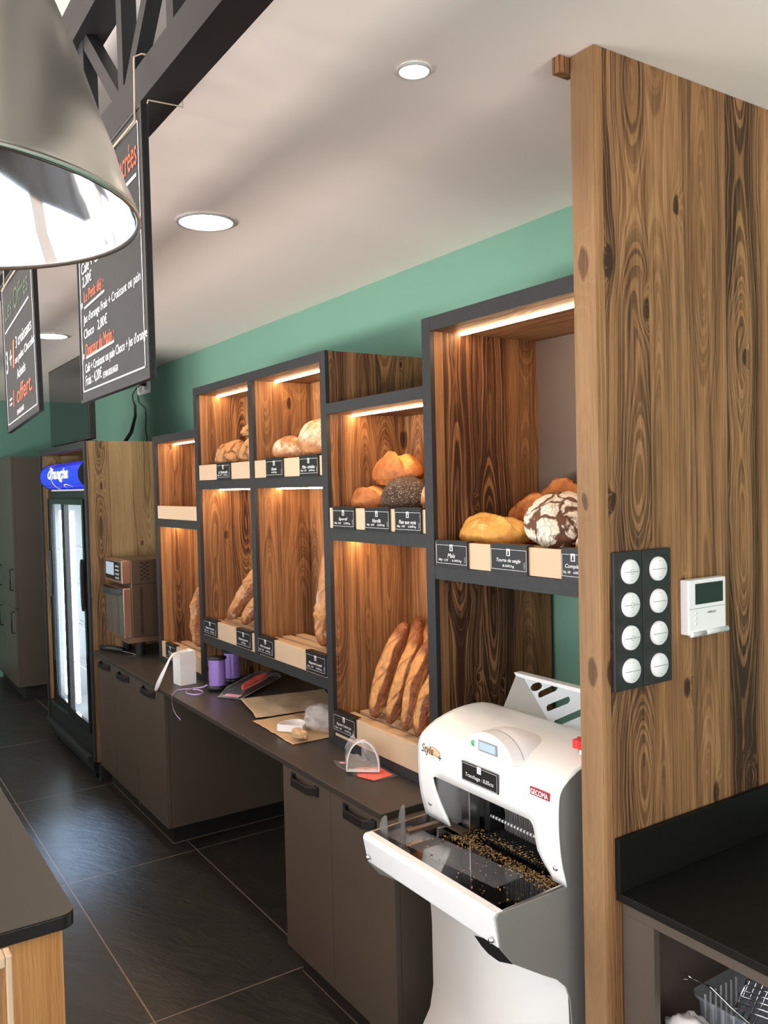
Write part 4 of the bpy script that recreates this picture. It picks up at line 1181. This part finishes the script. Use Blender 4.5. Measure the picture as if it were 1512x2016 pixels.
def menu_board(label, y0, y1, z0, z1, drop, lines, inks):
    # board seen from the shop side; y1 is its left edge
    t = thing('menu_board', label, 'chalkboard', (.358, (y0+y1)/2, z0), 'chalkboards tied to the steel truss')
    W = y1-y0; Hh = z1-z0; x = .353
    ru = Vector((0, -1, drop/W)).normalized(); uu = Vector((0, drop/W, 1)).normalized()
    o = Vector((x, y1, z0-drop))
    def P3(u, v, d=0): return o + ru*(u*W) + uu*(v*Hh) + Vector((-d, 0, 0))
    def slab(u0, u1, v0, v1, d0, d1):
        mb = MB(); c = [P3(u, v, d) for d in (d0, d1) for (u, v) in ((u0,v0),(u1,v0),(u1,v1),(u0,v1))]
        mb.add(c, [(0,3,2,1),(4,5,6,7),(0,1,5,4),(1,2,6,5),(2,3,7,6),(3,0,4,7)]); return mb
    slab(0, 1, 0, 1, -.007, 0).build('slate', M['chalkboard'], t)
    f = MB()
    for (a, b, c, d) in ((0,.012,0,1),(.988,1,0,1),(.012,.988,0,.012),(.012,.988,.988,1)):
        s = slab(a, b, c, d, -.008, .0012); f.add(s.v, s.f)
    f.build('board_frame', M['black'], t)
    b = MB(); m0, m1, q = .045, .955, .006
    for (a, c, d, e2) in ((m0, m1, m0, m0+q), (m0, m1, m1-q, m1), (m0, m0+q, m0, m1), (m1-q, m1, m0, m1)):
        b.add([P3(a, d, .0008), P3(c, d, .0008), P3(c, e2, .0008), P3(a, e2, .0008)], [(0,1,2,3)])
    mbs = {'w': b, 'r': MB(), 'g': MB()}
    for ln in lines:
        if ln[0] == 'line':
            _, c, u0, v0, u1, v1, th = ln
            mbs[c].add([P3(u0, v0-th, .0009), P3(u1, v1-th, .0009), P3(u1, v1+th, .0009), P3(u0, v0+th, .0009)], [(0,1,2,3)])
        else:
            c, tx, u0, u1, v, h = ln
            put_text(mbs[c], tx, P3((u0+u1)/2, v, .0009), ru, uu, width=(u1-u0)*W, height=h*Hh, shear=.12, rot=.03)
    for c, nm, mt in (('w','white_lettering','inkwhite'), ('r','red_lettering','inkred'), ('g','green_lettering','inkgreen')):
        if mbs[c].v: mbs[c].build(nm, M[mt], t)
    # string loops over the lower chord
    for u in (.16, .94):
        p = P3(u, .985)
        st = MB().tube([(.3505, p.y, p.z-.012), (.352, p.y, 2.30), (.362, p.y, 2.3065), (.414, p.y, 2.3065), (.4150, p.y, 2.2515), (.37, p.y+.004, 2.2515), (.360, p.y, p.z-.012)], .0012, 6)
        st.build('string', M['rope'], t)
    a, c = P3(.06, .955, .002), P3(.94, .955, .002)
    MB().tube([a, a.lerp(c, .5)+Vector((-.001,0,-.002)), c], .0016, 6).build('string', M['rope'], t)
    return t
menu_board('chalk menu board for the sweet offers, the nearer and larger in view', 1.066, 1.406, 1.891, 2.236, .001, [
    ('r', 'Formules', .08, .58, .835, .09), ('r', 'Sucrées', .66, .93, .85, .105), ('line', 'w', .10, .745, .92, .765, .007),
    ('r', '* Le P\'tit Choco :', .05, .55, .665, .055), ('w', 'Café + Choco', .08, .50, .60, .05), ('w', 'chaud', .72, .93, .60, .05), ('w', '2,20€', .09, .25, .535, .055),
    ('r', 'Le Petit déj :', .11, .43, .462, .062), ('line', 'w', .11, .418, .44, .432, .005), ('w', '*', .055, .085, .435, .03),
    ('w', 'Jus d\'orange Frais + Croissant ou pain', .09, .93, .375, .05), ('w', 'Choco   2,80€', .09, .47, .305, .05),
    ('r', 'Douceur du Matin :', .11, .56, .232, .058), ('line', 'w', .11, .195, .56, .203, .005), ('w', '*', .055, .085, .205, .03),
    ('w', 'Café + Croissant ou pain Choco + Jus d\'orange', .09, .985, .155, .052), ('w', 'Frais : 4,20€', .09, .36, .095, .055), ('w', 'LE PAIN BOULANGER', .38, .60, .088, .026)], None)
menu_board('chalk menu board with the three plus one croissant offer, at the far left', 1.720, 2.060, 1.905, 2.236, .022, [
    ('g', 'Les Offres', .12, .86, .80, .13), ('line', 'w', .10, .655, .86, .70, .006),
    ('w', '3 +', .08, .28, .46, .15), ('r', '1', .30, .38, .47, .17), ('w', '3 croissants', .42, .90, .53, .075),
    ('w', 'ou pains Chocolat', .38, .97, .42, .065), ('w', 'Achetés', .42, .68, .325, .06),
    ('w', '=', .14, .22, .185, .045), ('r', '1 offert.', .26, .84, .20, .11), ('w', 'LE PAIN BOULANGER', .36, .58, .088, .03)], None)

lp = thing('pendant_lamp', 'large polished aluminium dome pendant lamp at the upper left corner', 'pendant lamp', (.067, .853, 1.998))
LC = (.067, .853, 1.998)
prof = [(.200,0),(.1985,.008),(.189,.03),(.180,.06),(.169,.09),(.159,.12),(.149,.15),(.137,.18),(.124,.21),(.108,.24),(.088,.265),(.062,.283),(.040,.29)]
MB().lathe(prof, LC, 64).build('shade', M['alu_out'], lp)
MB().lathe([(r-.0025, h+.0005) for r, h in prof], LC, 64).build('reflector', M['alu_in'], lp)
MB().lathe([(.1965,.001),(.1990,-.003),(.2010,-.001),(.2005,.003),(.1985,.004)], LC, 64).build('rim', M['steel'], lp)
MB().lathe([(.040,.288),(.045,.30),(.045,.36),(.030,.385),(.012,.39)], LC, 32).build('cap', M['alu_out'], lp)
MB().lathe([(0,.10),(.03,.108),(.045,.135),(.042,.165),(.028,.20),(.022,.25)], LC, 24).build('bulb', M['bulb'], lp)
MB().tube([(LC[0], LC[1], LC[2]+.385), (LC[0], LC[1], CEIL-.02)], .004, 8).build('flex', M['black'], lp)
MB().lathe([(0,-.03),(.045,-.028),(.05,-.001)], (LC[0], LC[1], CEIL), 24).build('ceiling_rose', M['black'], lp)

# ================================================================== LEFT COUNTER
lc = thing('serving_counter', 'wooden serving counter with a grey stone top at lower left', 'counter', (0, 3.2, 0))
r = .028
pl_ = [(-.7, 1.773)] + [(.398-r+r*math.sin(a), 1.773+r-r*math.cos(a)) for a in [k*PI/16 for k in range(9)]] + [(.398, 5.4), (-.7, 5.4)]
MB().prism(pl_, 2, .896, .900).build('counter_top', M['topgrey'], lc, bevel=.0015)
MB().prism(pl_, 2, .868, .8958).build('edge_band', M['black'], lc, bevel=.002)
MB().box(-.68, .374, 1.792, 5.38, .07, .867).build('timber_front', M['wood_orange'], lc)
MB().box(-.64, .33, 1.84, 5.34, .001, .069).build('plinth', M['plinth'], lc)
ws = thing('framed_stand', 'small wood-framed upright panel in the bottom left corner', 'stand', (.08, 1.45, 0))
MB().box(-.10, .2115, 1.43, 1.448, .001, 1.008).build('panel', M['wood'], ws)
f = MB(); f.box(.2118, .2215, 1.425, 1.455, .001, 1.026).box(-.10, .2115, 1.425, 1.455, 1.0085, 1.026).box(-.11, -.1003, 1.425, 1.455, .001, 1.026)
f.build('pale_frame', M['birch'], ws, bevel=.002)

# ================================================================== RIGHT COUNTER
rc = thing('side_counter', 'black-topped counter against the timber partition at lower right', 'counter', (1.7, .2, 0))
MB().box(1.358, WX-.002, -1.2, 1.2105, .866, .884).build('counter_top', M['topblack'], rc, bevel=.0015)
MB().box(1.357, WX-.002, 1.1985, 1.2105, .8845, .998).build('upstand', M['topblack'], rc, bevel=.001)
MB().box(1.375, 1.392, 1.128, 1.208, .09, .835).build('stile', M['taupe'], rc)
MB().box(1.375, 1.392, -1.18, 1.208, .8355, .8655).build('top_rail', M['taupe'], rc)
MB().box(1.3925, 2.02, 1.190, 1.208, .09, .865).build('side_panel', M['taupedark'], rc)
MB().box(2.005, 2.02, -1.18, 1.1895, .09, .865).build('back_panel', M['taupedark'], rc)
MB().box(1.3925, 2.0045, -1.18, 1.1895, .52, .54).build('shelf_board', M['taupedark'], rc)
MB().box(1.42, 2.0, -1.15, 1.17, .001, .089).build('plinth', M['plinth'], rc)
# clear tub of kitchen wires
tb = thing('clear_tub', 'clear ribbed plastic tub on the shelf under the right counter', 'tub', (1.58, 1.0, .541))
def rrect(x0, x1, y0, y1, r, n=5):
    p = []
    for (cx, cy, a0) in ((x1-r, y1-r, 0), (x0+r, y1-r, PI/2), (x0+r, y0+r, PI), (x1-r, y0+r, 1.5*PI)):
        for i in range(n+1):
            a = a0+PI/2*i/n; p.append((cx+r*math.cos(a), cy+r*math.sin(a)))
    return p
mb = MB(); vs = []; fs = []
lv = [(.012, .542), (.004, .60), (0, .652), (-.006, .654), (-.007, .662)]
for (ins, z) in lv:
    for (x, y) in rrect(1.500+ins, 1.662-ins, .84+ins, 1.128-ins, .022): vs.append((x, y, z))
n = 24
for i in range(len(lv)-1):
    for j in range(n): fs.append((i*n+j, i*n+(j+1) % n, (i+1)*n+(j+1) % n, (i+1)*n+j))
fs.append(tuple(range(n))[::-1])
mb.add(vs, fs, True); mb.build('body', M['tub'], tb)
rb = MB()
for i in range(7):
    x = 1.525+i*.018
    rb.box(x, x+.003, 1.118, 1.121, .56, .65)
for i in range(10):
    y = .87+i*.024
    rb.box(1.507, 1.510, y, y+.003, .56, .65)
rb.build('ribs', M['film'], tb)
def wires(name, label, paths, r=.0022):
    mb = MB()
    for p, cl in paths: mb.tube(p, r, 6, cl)
    tag(mb.build(name, M['chrome']), label, 'kitchen tool', 'wire tools in the clear tub')
wires('wire_skewer', 'wire tool with a triangular loop handle sticking out of the clear tub', [
    ([(1.520,1.165,.676),(1.525,1.174,.656),(1.530,1.150,.666)], True),
    ([(1.530,1.150,.666),(1.535,1.11,.666),(1.545,1.072,.640),(1.560,1.02,.61)], False)])
g = []
for (a, b) in (((1.545,1.060,.645),(1.565,1.045,.705)), ((1.565,1.045,.705),(1.58,.95,.715)), ((1.58,.95,.715),(1.56,.965,.655)), ((1.56,.965,.655),(1.545,1.060,.645))):
    g.append(([a, b], False))
for k in range(1, 5):
    t = k/5
    g.append(([(1.545+.02*t, 1.060-.015*t, .645+.06*t), (1.56+.02*t, .965-.015*t, .655+.06*t)], False))
wires('wire_grill', 'bent chrome wire grill resting in the clear tub', g)
g = []
for k in range(4):
    t = k*.014
    g.append(([(1.56, 1.07-t, .62), (1.60, 1.06-t, .69), (1.625, .99-t, .70), (1.60, .90, .63)], False))
wires('wire_whisk', 'chrome looped wire tool at the right of the clear tub', g)
# crumpled white paper
def crumple(name, label, cat, mat, c, s, seed, amp=.35, sub=4, squash=1, group=None, freq=2.2):
    vs, fs = ico(sub); sd = Vector((seed*1.7, seed*3.1, seed*.7)); out = []
    for v in vs:
        n = noise.noise(v*freq+sd) + .5*abs(noise.noise(v*freq*2.3+sd)) + .25*noise.noise(v*freq*5+sd)
        q = v*(1+amp*n); out.append(Vector((q.x*s[0], q.y*s[1], q.z*s[2])))
    lo = min(p.z for p in out)
    o = MB().add([(c[0]+p.x, c[1]+p.y, c[2]+p.z-lo) for p in out], fs, True).build(name, M[mat])
    tag(o, label, cat, group); return o
crumple('paper_bag', 'crumpled white paper with a pink print beside the clear tub', 'paper', 'paper', (1.452, 1.095, .541), (.040, .055, .045), 5, .3)

# ================================================================== SWITCHES AND THERMOSTAT
for pi, (x0, x1, nm, dim) in enumerate(((1.357, 1.4438, 'left of the two black switch panels on the timber partition', 3), (1.4462, 1.538, 'right of the two black switch panels, nearer the thermostat', 0))):
    t = thing('switch_panel', nm, 'light switch', ((x0+x1)/2, YP0, 1.45), 'black four-gang switch panels')
    MB().box(x0, x1, YP0-.009, YP0-.0005, 1.306, 1.597).build('faceplate', M['frame'], t, bevel=.0015)
    xc = x0+.0465
    for j, z in enumerate((1.5545, 1.485, 1.4155, 1.346)):
        b = MB().lathe([(0,-.008),(.0235,-.0075),(.0258,-.005),(.0262,0)], (xc, YP0-.0095, z), 36, 'y').build('rocker_button', M['whiteplastic'], t)
        s = MB().box(xc-.0245, xc+.0245, YP0-.0178, YP0-.0173, z-.0006, z+.0006)
        for dz in (-.018, .018): s.box(xc-.002, xc+.002, YP0-.0178, YP0-.0173, z+dz-.0004, z+dz+.0004)
        if j < dim:
            for i in range(14):
                a = 2*PI*i/14; s.box(xc+.005*math.cos(a)-.0006, xc+.005*math.cos(a)+.0006, YP0-.0178, YP0-.0173, z+.005*math.sin(a)-.0006, z+.005*math.sin(a)+.0006)
            for dz in (-.0105, .0105): s.box(xc-.0012, xc+.0012, YP0-.0178, YP0-.0173, z+dz-.0004, z+dz+.0004)
        s.build('marking', M['grey'], b)
th = thing('thermostat', 'white wall thermostat with a dark display right of the switches', 'thermostat', (1.645, YP0, 1.46))
MB().box(1.578, 1.711, YP0-.024, YP0-.0005, 1.400, 1.522).build('housing', M['whiteplastic'], th, bevel=.003)
MB().box(1.6005, 1.6985, YP0-.0252, YP0-.0243, 1.467, 1.513).build('display', M['lcddark'], th)
MB().box(1.579, 1.710, YP0-.0246, YP0-.0242, 1.4575, 1.4585).build('flap_line', M['grey'], th)
MB().tube([(1.586, YP0-.022, 1.402), (1.716, YP0-.022, 1.402)], .007, 12).build('hinge_roll', M['whiteplastic'], th)
MB().tube([(1.588, YP0-.0235, 1.402), (1.634, YP0-.0235, 1.402)], .0062, 12).build('clear_roll_end', M['greylight'], th)
lt = MB(); put_text(lt, 'SAMSUNG', (1.658, YP0-.0247, 1.4465), (1,0,0), UZ, width=.030, height=.0055, bold=.02); lt.build('lettering', M['grey'], th)
for z in (1.448, 1.4365, 1.425):
    MB().lathe([(0,-.002),(.0035,-.0015),(.004,0)], (1.601, YP0-.0242, z), 14, 'y').build('button', M['cream'], th)
# ================================================================== THINGS ON THE WORKTOP
ZT = .8012
# white carton with a strap hanging out
bx = thing('white_carton', 'small white open carton standing on the worktop', 'box', (1.44, 3.99, ZT))
cx, cy = 1.4425, 3.988; A = .10
def rot2(u, v): return (cx+u*math.cos(A)-v*math.sin(A), cy+u*math.sin(A)+v*math.cos(A))
mb = MB(); hw, hd2, th2 = .041, .040, .0018
def wall2(u0, u1, v0, v1, zf):
    c = [rot2(u0, v0), rot2(u1, v0), rot2(u1, v1), rot2(u0, v1)]
    lo = [(p[0], p[1], ZT) for p in c]; hi = [(p[0], p[1], zf[i]) for i, p in enumerate(c)]
    mb.add(lo+hi, [(0,3,2,1),(4,5,6,7),(0,1,5,4),(1,2,6,5),(2,3,7,6),(3,0,4,7)])
zt = .962
wall2(-hw, hw, -hd2, -hd2+th2, [zt]*4)
wall2(hw-th2, hw, -hd2+th2, hd2, [zt]*4)
wall2(-hw, hw-th2, hd2-th2, hd2, [zt-.012, zt, zt, zt-.012])
wall2(-hw, -hw+th2, -hd2+th2, hd2-th2, [zt-.03]*4)
wall2(-hw+th2, hw-th2, -hd2+th2, hd2-th2, [zt-.05]*4)
mb.build('carton', M['whiteplastic'], bx)
o = MB()
c = [rot2(-hw, -hd2-.0006), rot2(hw, -hd2-.0006)]
o.add([(c[0][0], c[0][1], zt-.062), (c[1][0], c[1][1], zt-.062), (c[1][0], c[1][1], zt), (c[0][0], c[0][1], zt)], [(0,1,2,3)]); o.build('upper_band', M['cream'], bx)
st = MB()
sp = [(1.425,3.965,.925),(1.413,3.962,.955),(1.395,3.955,.964),(1.372,3.948,.958),(1.352,3.938,.940),(1.332,3.935,.905),(1.316,3.945,.868),(1.304,3.962,.830),(1.298,3.985,.795),(1.296,3.995,.785)]
wd = [.006,.006,.006,.006,.006,.008,.012,.014,.011,.003]
vs = []
for p, w in zip(sp, wd): vs += [(p[0]-w*.25, p[1]+w, p[2]+w*.25), (p[0]+w*.25, p[1]-w, p[2]-w*.25)]
st.add(vs, [(2*i, 2*i+1, 2*i+3, 2*i+2) for i in range(len(sp)-1)], True)
tag(st.build('white_strap', M['whiteplastic'], None, solid=.002), 'white plastic strap hanging out of the carton over the worktop edge', 'strap')
# ribbon spools
def spool(label, x, y, h, band):
    t = thing('ribbon_spool', label, 'ribbon spool', (x, y, ZT), 'lilac ribbon spools on the worktop')
    MB().lathe([(0,0),(.047,0),(.047,.020),(.043,.024),(0,.024)], (x, y, ZT), 36).build('base', M['black'], t)
    mb = MB(); n = 46
    mb.lathe([(.0385+.0006*math.sin(i*2.3), .0245+(h-.03)*i/n) for i in range(n+1)], (x, y, ZT), 36); mb.build('wound_ribbon', M['purple'], t)
    MB().lathe([(.0385, h-.005), (.045, h-.004), (.045, h+.004), (.012, h+.008), (0, h+.008)], (x, y, ZT), 36).build('cap', M['black'], t)
    if band:
        MB().tube([(x, y, ZT+h+.008), (x, y, ZT+h+.058), (x, y, ZT+h+.062)], [.0035, .003, .001], 8).build('spindle', M['black'], t)
    else:
        MB().box(x-.02, x+.02, y-.012, y+.012, ZT+h+.0082, ZT+h+.010).build('paper_label', M['greylight'], t)
spool('lilac ribbon spool with a spindle, nearer the worktop edge', 1.520, 3.765, .150, True)
spool('second lilac ribbon spool behind the first, under the shelf', 1.640, 3.865, .150, False)
rb = MB()
path = [(1.474,3.776,.828),(1.464,3.80,.815),(1.450,3.83,.8075),(1.425,3.842,.8065)]
path += [(1.405+.036*math.cos(a), 3.765+.060*math.sin(a), .8065+.002*i/20) for i, a in enumerate([1.2-2*PI*k/20 for k in range(21)])]
path += [(1.385,3.845,.8085),(1.350,3.84,.8085),(1.318,3.80,.807),(1.303,3.78,.800),(1.299,3.768,.775),(1.298,3.750,.745),(1.299,3.71,.725),(1.300,3.665,.717)]
rb.ribbon(path, .006, (0,0,1)); tag(rb.build('loose_ribbon', M['purplelight'], None, solid=.0006), 'loose lilac ribbon curling over the worktop edge', 'ribbon')
# blister pack
bp = thing('blister_pack', 'clear blister pack holding a red and black tool', 'package', (1.6, 3.65, ZT))
BA = Vector((1.458, 3.625, .804)); BU = (Vector((1.748, 3.785, .804))-BA); BLn = BU.length; BU.normalize(); BV = Vector((BU.y, -BU.x, 0))*1.0
def bpnt(u, v, z): q = BA + BU*u + BV*v; return (q.x, q.y, ZT+z+u*.10)
cd = MB(); cd.prism([(0,0),(1,0),(1,1),(0,1)], 2, 0, .0008); cd.v = [bpnt(p[0]*.33, p[1]*.125, p[2]+.0012) for p in cd.v]; cd.build('card', M['black'], bp)
hh = MB(); pts = []
for i in range(25):
    a = 2*PI*i/25; pts.append((.205+.098*math.cos(a), .060+.024*math.sin(a)*(1+.25*math.cos(a))))
hh.prism(pts, 2, .004, .024); hh.v = [bpnt(p[0], p[1], p[2]) for p in hh.v]; hh.build('red_grip', M['redgrip'], bp, bevel=.004)
s = MB()
for i in range(3): s.box(.135+i*.03, .1385+i*.03, .030, .090, .0243, .0250)
s.v = [bpnt(p[0], p[1], p[2]) for p in s.v]; s.build('grip_stripe', M['black'], bp)
s = MB(); s.box(.02, .05, .02, .105, .0025, .004); s.v = [bpnt(p[0], p[1], p[2]) for p in s.v]; s.build('pink_label', M['pinkprint'], bp)
cv = MB()
pr = [(0,.0025),(.02,.012),(.06,.028),(.30,.030),(.325,.02),(.33,.0025)]
vs = []; fs = []
for (u, z) in pr:
    for v in (-.002, .01, .115, .127): vs.append((u, v, z if v in (.01, .115) else .0022))
for i in range(len(pr)-1):
    for j in range(3): fs.append((4*i+j, 4*i+j+1, 4*i+5+j, 4*i+4+j))
cv.add(vs, fs); cv.v = [bpnt(*p) for p in cv.v]; cv.build('clear_shell', M['clear'], bp)
rm = MB()
for v in (.01, .115): rm.tube([bpnt(u, v, z) for (u, z) in pr], .0011, 5)
rm2 = MB().tube([bpnt(0, -.002, .0025), bpnt(.33, -.002, .0025), bpnt(.33, .127, .0025), bpnt(0, .127, .0025)], .0013, 5, True)
rm.build('shell_edge', M['film'], bp); rm2.build('shell_rim', M['film'], bp)
# kraft bags
def sheet(name, label, mat, poly, z, lift, seed, cat='paper bag', group='kraft paper bags on the worktop', nx=36):
    # quad poly corners a,b,c,d -> wavy double sheet
    a, b, c, d = [Vector(p) for p in poly]; sd = Vector((seed*3.3, seed, 0))
    vs = []; fs = []
    for j in range(nx+1):
        for i in range(nx+1):
            u, v = i/nx, j/nx
            p = (a*(1-u)+b*u)*(1-v) + (d*(1-u)+c*u)*v
            w = noise.noise(Vector((p.x*9, p.y*9, 0))+sd)*.5+.5
            edge = .004*noise.noise(Vector((u*9, v*9, 5))+sd) if (i in (0, nx) or j in (0, nx)) else 0
            vs.append((p.x+edge, p.y+edge, z + lift*w*min(1, 6*min(u, 1-u)+.25) + .0025*abs(noise.noise(Vector((p.x*40, p.y*40, 1))+sd))))
    m = nx+1
    for j in range(nx):
        for i in range(nx): fs.append((j*m+i, j*m+i+1, (j+1)*m+i+1, (j+1)*m+i))
    o = MB().add(vs, fs, True).build(name, M[mat], None, solid=.0012)
    return tag(o, label, cat, group)
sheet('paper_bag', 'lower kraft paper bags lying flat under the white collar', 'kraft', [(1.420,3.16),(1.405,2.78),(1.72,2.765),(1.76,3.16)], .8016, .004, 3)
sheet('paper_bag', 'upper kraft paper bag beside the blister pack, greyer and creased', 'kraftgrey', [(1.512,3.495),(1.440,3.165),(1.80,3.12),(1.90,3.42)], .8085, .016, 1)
crumple('crumpled_paper', 'twisted scrap of kraft paper at the edge of the bag pile', 'paper', 'kraft', (1.448, 2.800, .807), (.024, .042, .018), 8, .38, 4, freq=1.3)
# flat bag with white collar
def collar(name, a, b, h, zc, standing, mat, t, wd):
    # D-shaped band: straight run a-b closed by an arch
    a = Vector(a); b = Vector(b); mid = (a+b)/2; ax = (b-a)/2
    up = Vector((0,0,1)) if standing else Vector((-ax.y, ax.x, 0)).normalized()
    nrm = ax.normalized().cross(up)
    pts = [a, a.lerp(b, .25), mid, a.lerp(b, .75), b]
    for i in range(1, 24):
        an = PI*i/24
        pts.append(mid + ax*math.cos(an)*(1 if not standing else 1.0) + up*h*math.sin(an)**.85)
    vs = []
    for p in pts: vs += [p-nrm*wd/2, p+nrm*wd/2]
    n = len(pts)
    fs = [(2*i, 2*i+1, (2*((i+1) % n))+1, 2*((i+1) % n)) for i in range(n)]
    return MB().add(vs, fs, False).build(name, M[mat], t, solid=.0042)
b1 = thing('bag_roll', 'white collar with a clear plastic bag lying on the kraft bags', 'plastic bag', (1.5, 2.93, .81), 'bag rolls with white plastic collars')
collar('collar', (1.428, 2.945, .8235), (1.492, 2.865, .8235), .085, 0, False, 'whiteplastic', b1, .026)
vs, fs = ico(4); out = []
for v in vs:
    n = noise.noise(v*2.6)+.6*abs(noise.noise(v*6+Vector((3,1,2)))); q = v*(1+.28*n)
    out.append((1.585+q.x*.070, 2.860+q.y*.075, max(.812, .850+q.z*.050)))
MB().add(out, fs, True).build('film_bag', M['film'], b1)
b2 = thing('bag_roll', 'clear plastic bag in an upright white arch collar', 'plastic bag', (1.45, 2.36, .808), 'bag rolls with white plastic collars')
collar('collar', (1.410, 2.396, .8105), (1.492, 2.327, .8105), .098, 0, True, 'whiteplastic', b2, .020)
# printed marks along the arch
pm = MB(); a = Vector((1.410,2.396,.8105)); b = Vector((1.492,2.327,.8105)); ax = (b-a)/2; mid = (a+b)/2; nrm = ax.normalized().cross(Vector((0,0,1)))
for i in range(18):
    if i in (8, 9): continue
    an = PI*(.80-.60*i/17)
    c = mid + ax*math.cos(an)*1.058 + Vector((0,0,1))*.098*math.sin(an)**.85*1.030
    tg = (-ax.normalized()*math.sin(an)*.7 + Vector((0,0,1))*math.cos(an)).normalized()
    for s2 in (-1, 1): pm.add([c+tg*.002+nrm*.004*s2, c-tg*.002+nrm*.004*s2, c-tg*.002+nrm*.0006*s2, c+tg*.002+nrm*.0006*s2], [(0,1,2,3)])
pm.build('printed_marks', M['purple'], b2)
# bag tail
vs = []; fs = []; N = 22; K = 24
for i in range(N+1):
    t = i/N
    for k in range(K):
        an = 2*PI*k/K
        if an < PI: u = math.cos(an); h = math.sin(an)**.85
        else: u = math.cos(an); h = 0
        c = mid + nrm*0 + ax*u*(1-.45*t) + Vector((0,0,1))*(h*.095*(1-.35*t)+.002)
        c = c + Vector((.045, .140, 0))*t*.95 + Vector((0,0,.008))*t*t
        w = noise.noise(Vector((u*2, t*4, h*2)))*.022*t
        vs.append((c.x+w, c.y+w*.6, max(.8025, c.z+w)))
for i in range(N):
    for k in range(K): fs.append((i*K+k, i*K+(k+1) % K, (i+1)*K+(k+1) % K, (i+1)*K+k))
MB().add(vs, fs, True).build('film_bag', M['film'], b2)
rp = thing('clear_packet', 'flat clear packet with an orange-red sheet under the arch collar', 'package', (1.47, 2.36, ZT))
pts = [(1.418,2.345),(1.440,2.278),(1.515,2.285),(1.522,2.375),(1.460,2.42)]
MB().prism(pts, 2, .8016, .8036).build('red_sheet', M['redclear'], rp)
MB().prism([(1.412,2.35),(1.436,2.27),(1.522,2.262),(1.530,2.36),(1.48,2.47),(1.432,2.525),(1.412,2.47)], 2, .8044, .8052).build('clear_cover', M['clear'], rp)
MB().prism([(1.432,2.482),(1.445,2.468),(1.452,2.480),(1.440,2.495)], 2, .8055, .8062).build('pink_label', M['pinkprint'], rp)

# ================================================================== LIGHT, CAMERA
w = bpy.data.worlds.new('sky'); scene.world = w; w.use_nodes = True
wt_ = w.node_tree; bg = wt_.nodes['Background']
bg.inputs[0].default_value = (.72, .86, 1, 1); bg.inputs[1].default_value = 1.2
def area(name, loc, rot, sx, sy, e, c, spread=PI):
    L = bpy.data.lights.new(name, 'AREA'); L.shape = 'RECTANGLE'; L.size = sx; L.size_y = sy; L.energy = e; L.color = c; L.spread = spread
    o = bpy.data.objects.new(name, L); col.objects.link(o); o.location = loc; o.rotation_euler = rot
    return o
for (h0, h1, z0, z1), e in zip(LW, (64, 84, 44)):
    area('window_daylight', (-3.28, (h0+h1)/2, (z0+z1)/2), (0, -PI/2, 0), z1-z0-.1, h1-h0-.1, e, (.80, .91, 1))
for (h0, h1, z0, z1), e in zip(BW, (27, 17)):
    area('window_daylight', ((h0+h1)/2, -2.88, (z0+z1)/2), (PI/2, 0, 0), h1-h0-.1, z1-z0-.1, e, (.9, .95, 1))

# added upward area lights at the windows, brightening the ceiling
for (h0, h1, z0, z1), e in zip(LW, (115, 140, 80)):
    area('ceiling_fill', (-3.25, (h0+h1)/2, .5), (0, -PI/2-.85, 0), .7, h1-h0-.1, e, (1, .87, .79), 1.9)
for (h0, h1, z0, z1), e in zip(BW, (52, 40)):
    area('ceiling_fill', ((h0+h1)/2, -2.85, .9), (PI/2+.8, 0, 0), h1-h0-.1, .6, e, (1, .90, .84), 1.9)

# added spot in front of the fridge, imitating a cool glare on the tiles
L = bpy.data.lights.new('tile_glare_spot', 'SPOT'); L.energy = 42; L.color = (.42, .64, 1); L.spot_size = .46; L.spot_blend = 1; L.shadow_soft_size = .12
o = bpy.data.objects.new('tile_glare_spot', L); col.objects.link(o); o.location = (1.25, 5.75, 1.0)
o.rotation_euler = (Vector((1.03, 4.40, 0))-o.location).to_track_quat('-Z', 'Y').to_euler()
cam = bpy.data.cameras.new('camera'); co = bpy.data.objects.new('camera', cam); col.objects.link(co)
cam.sensor_fit = 'HORIZONTAL'; cam.sensor_width = 36; cam.lens = 36*1676.333/1512; cam.clip_start = .02
R = ((0.8343247, 0.0377802, -0.5499772), (-0.5507708, 0.0145390, -0.8345299), (-0.0235326, 0.9991803, 0.0329385))
co.matrix_world = Matrix.Translation((0, 0, 1.75)) @ Matrix(R).to_4x4()
scene.camera = co
scene.view_settings.view_transform = 'Standard'
scene.view_settings.look = 'None'
scene.view_settings.exposure = -.12
scene.cycles.use_denoising = True
scene.cycles.max_bounces = 8; scene.cycles.transparent_max_bounces = 12
scene.cycles.sample_clamp_indirect = 6
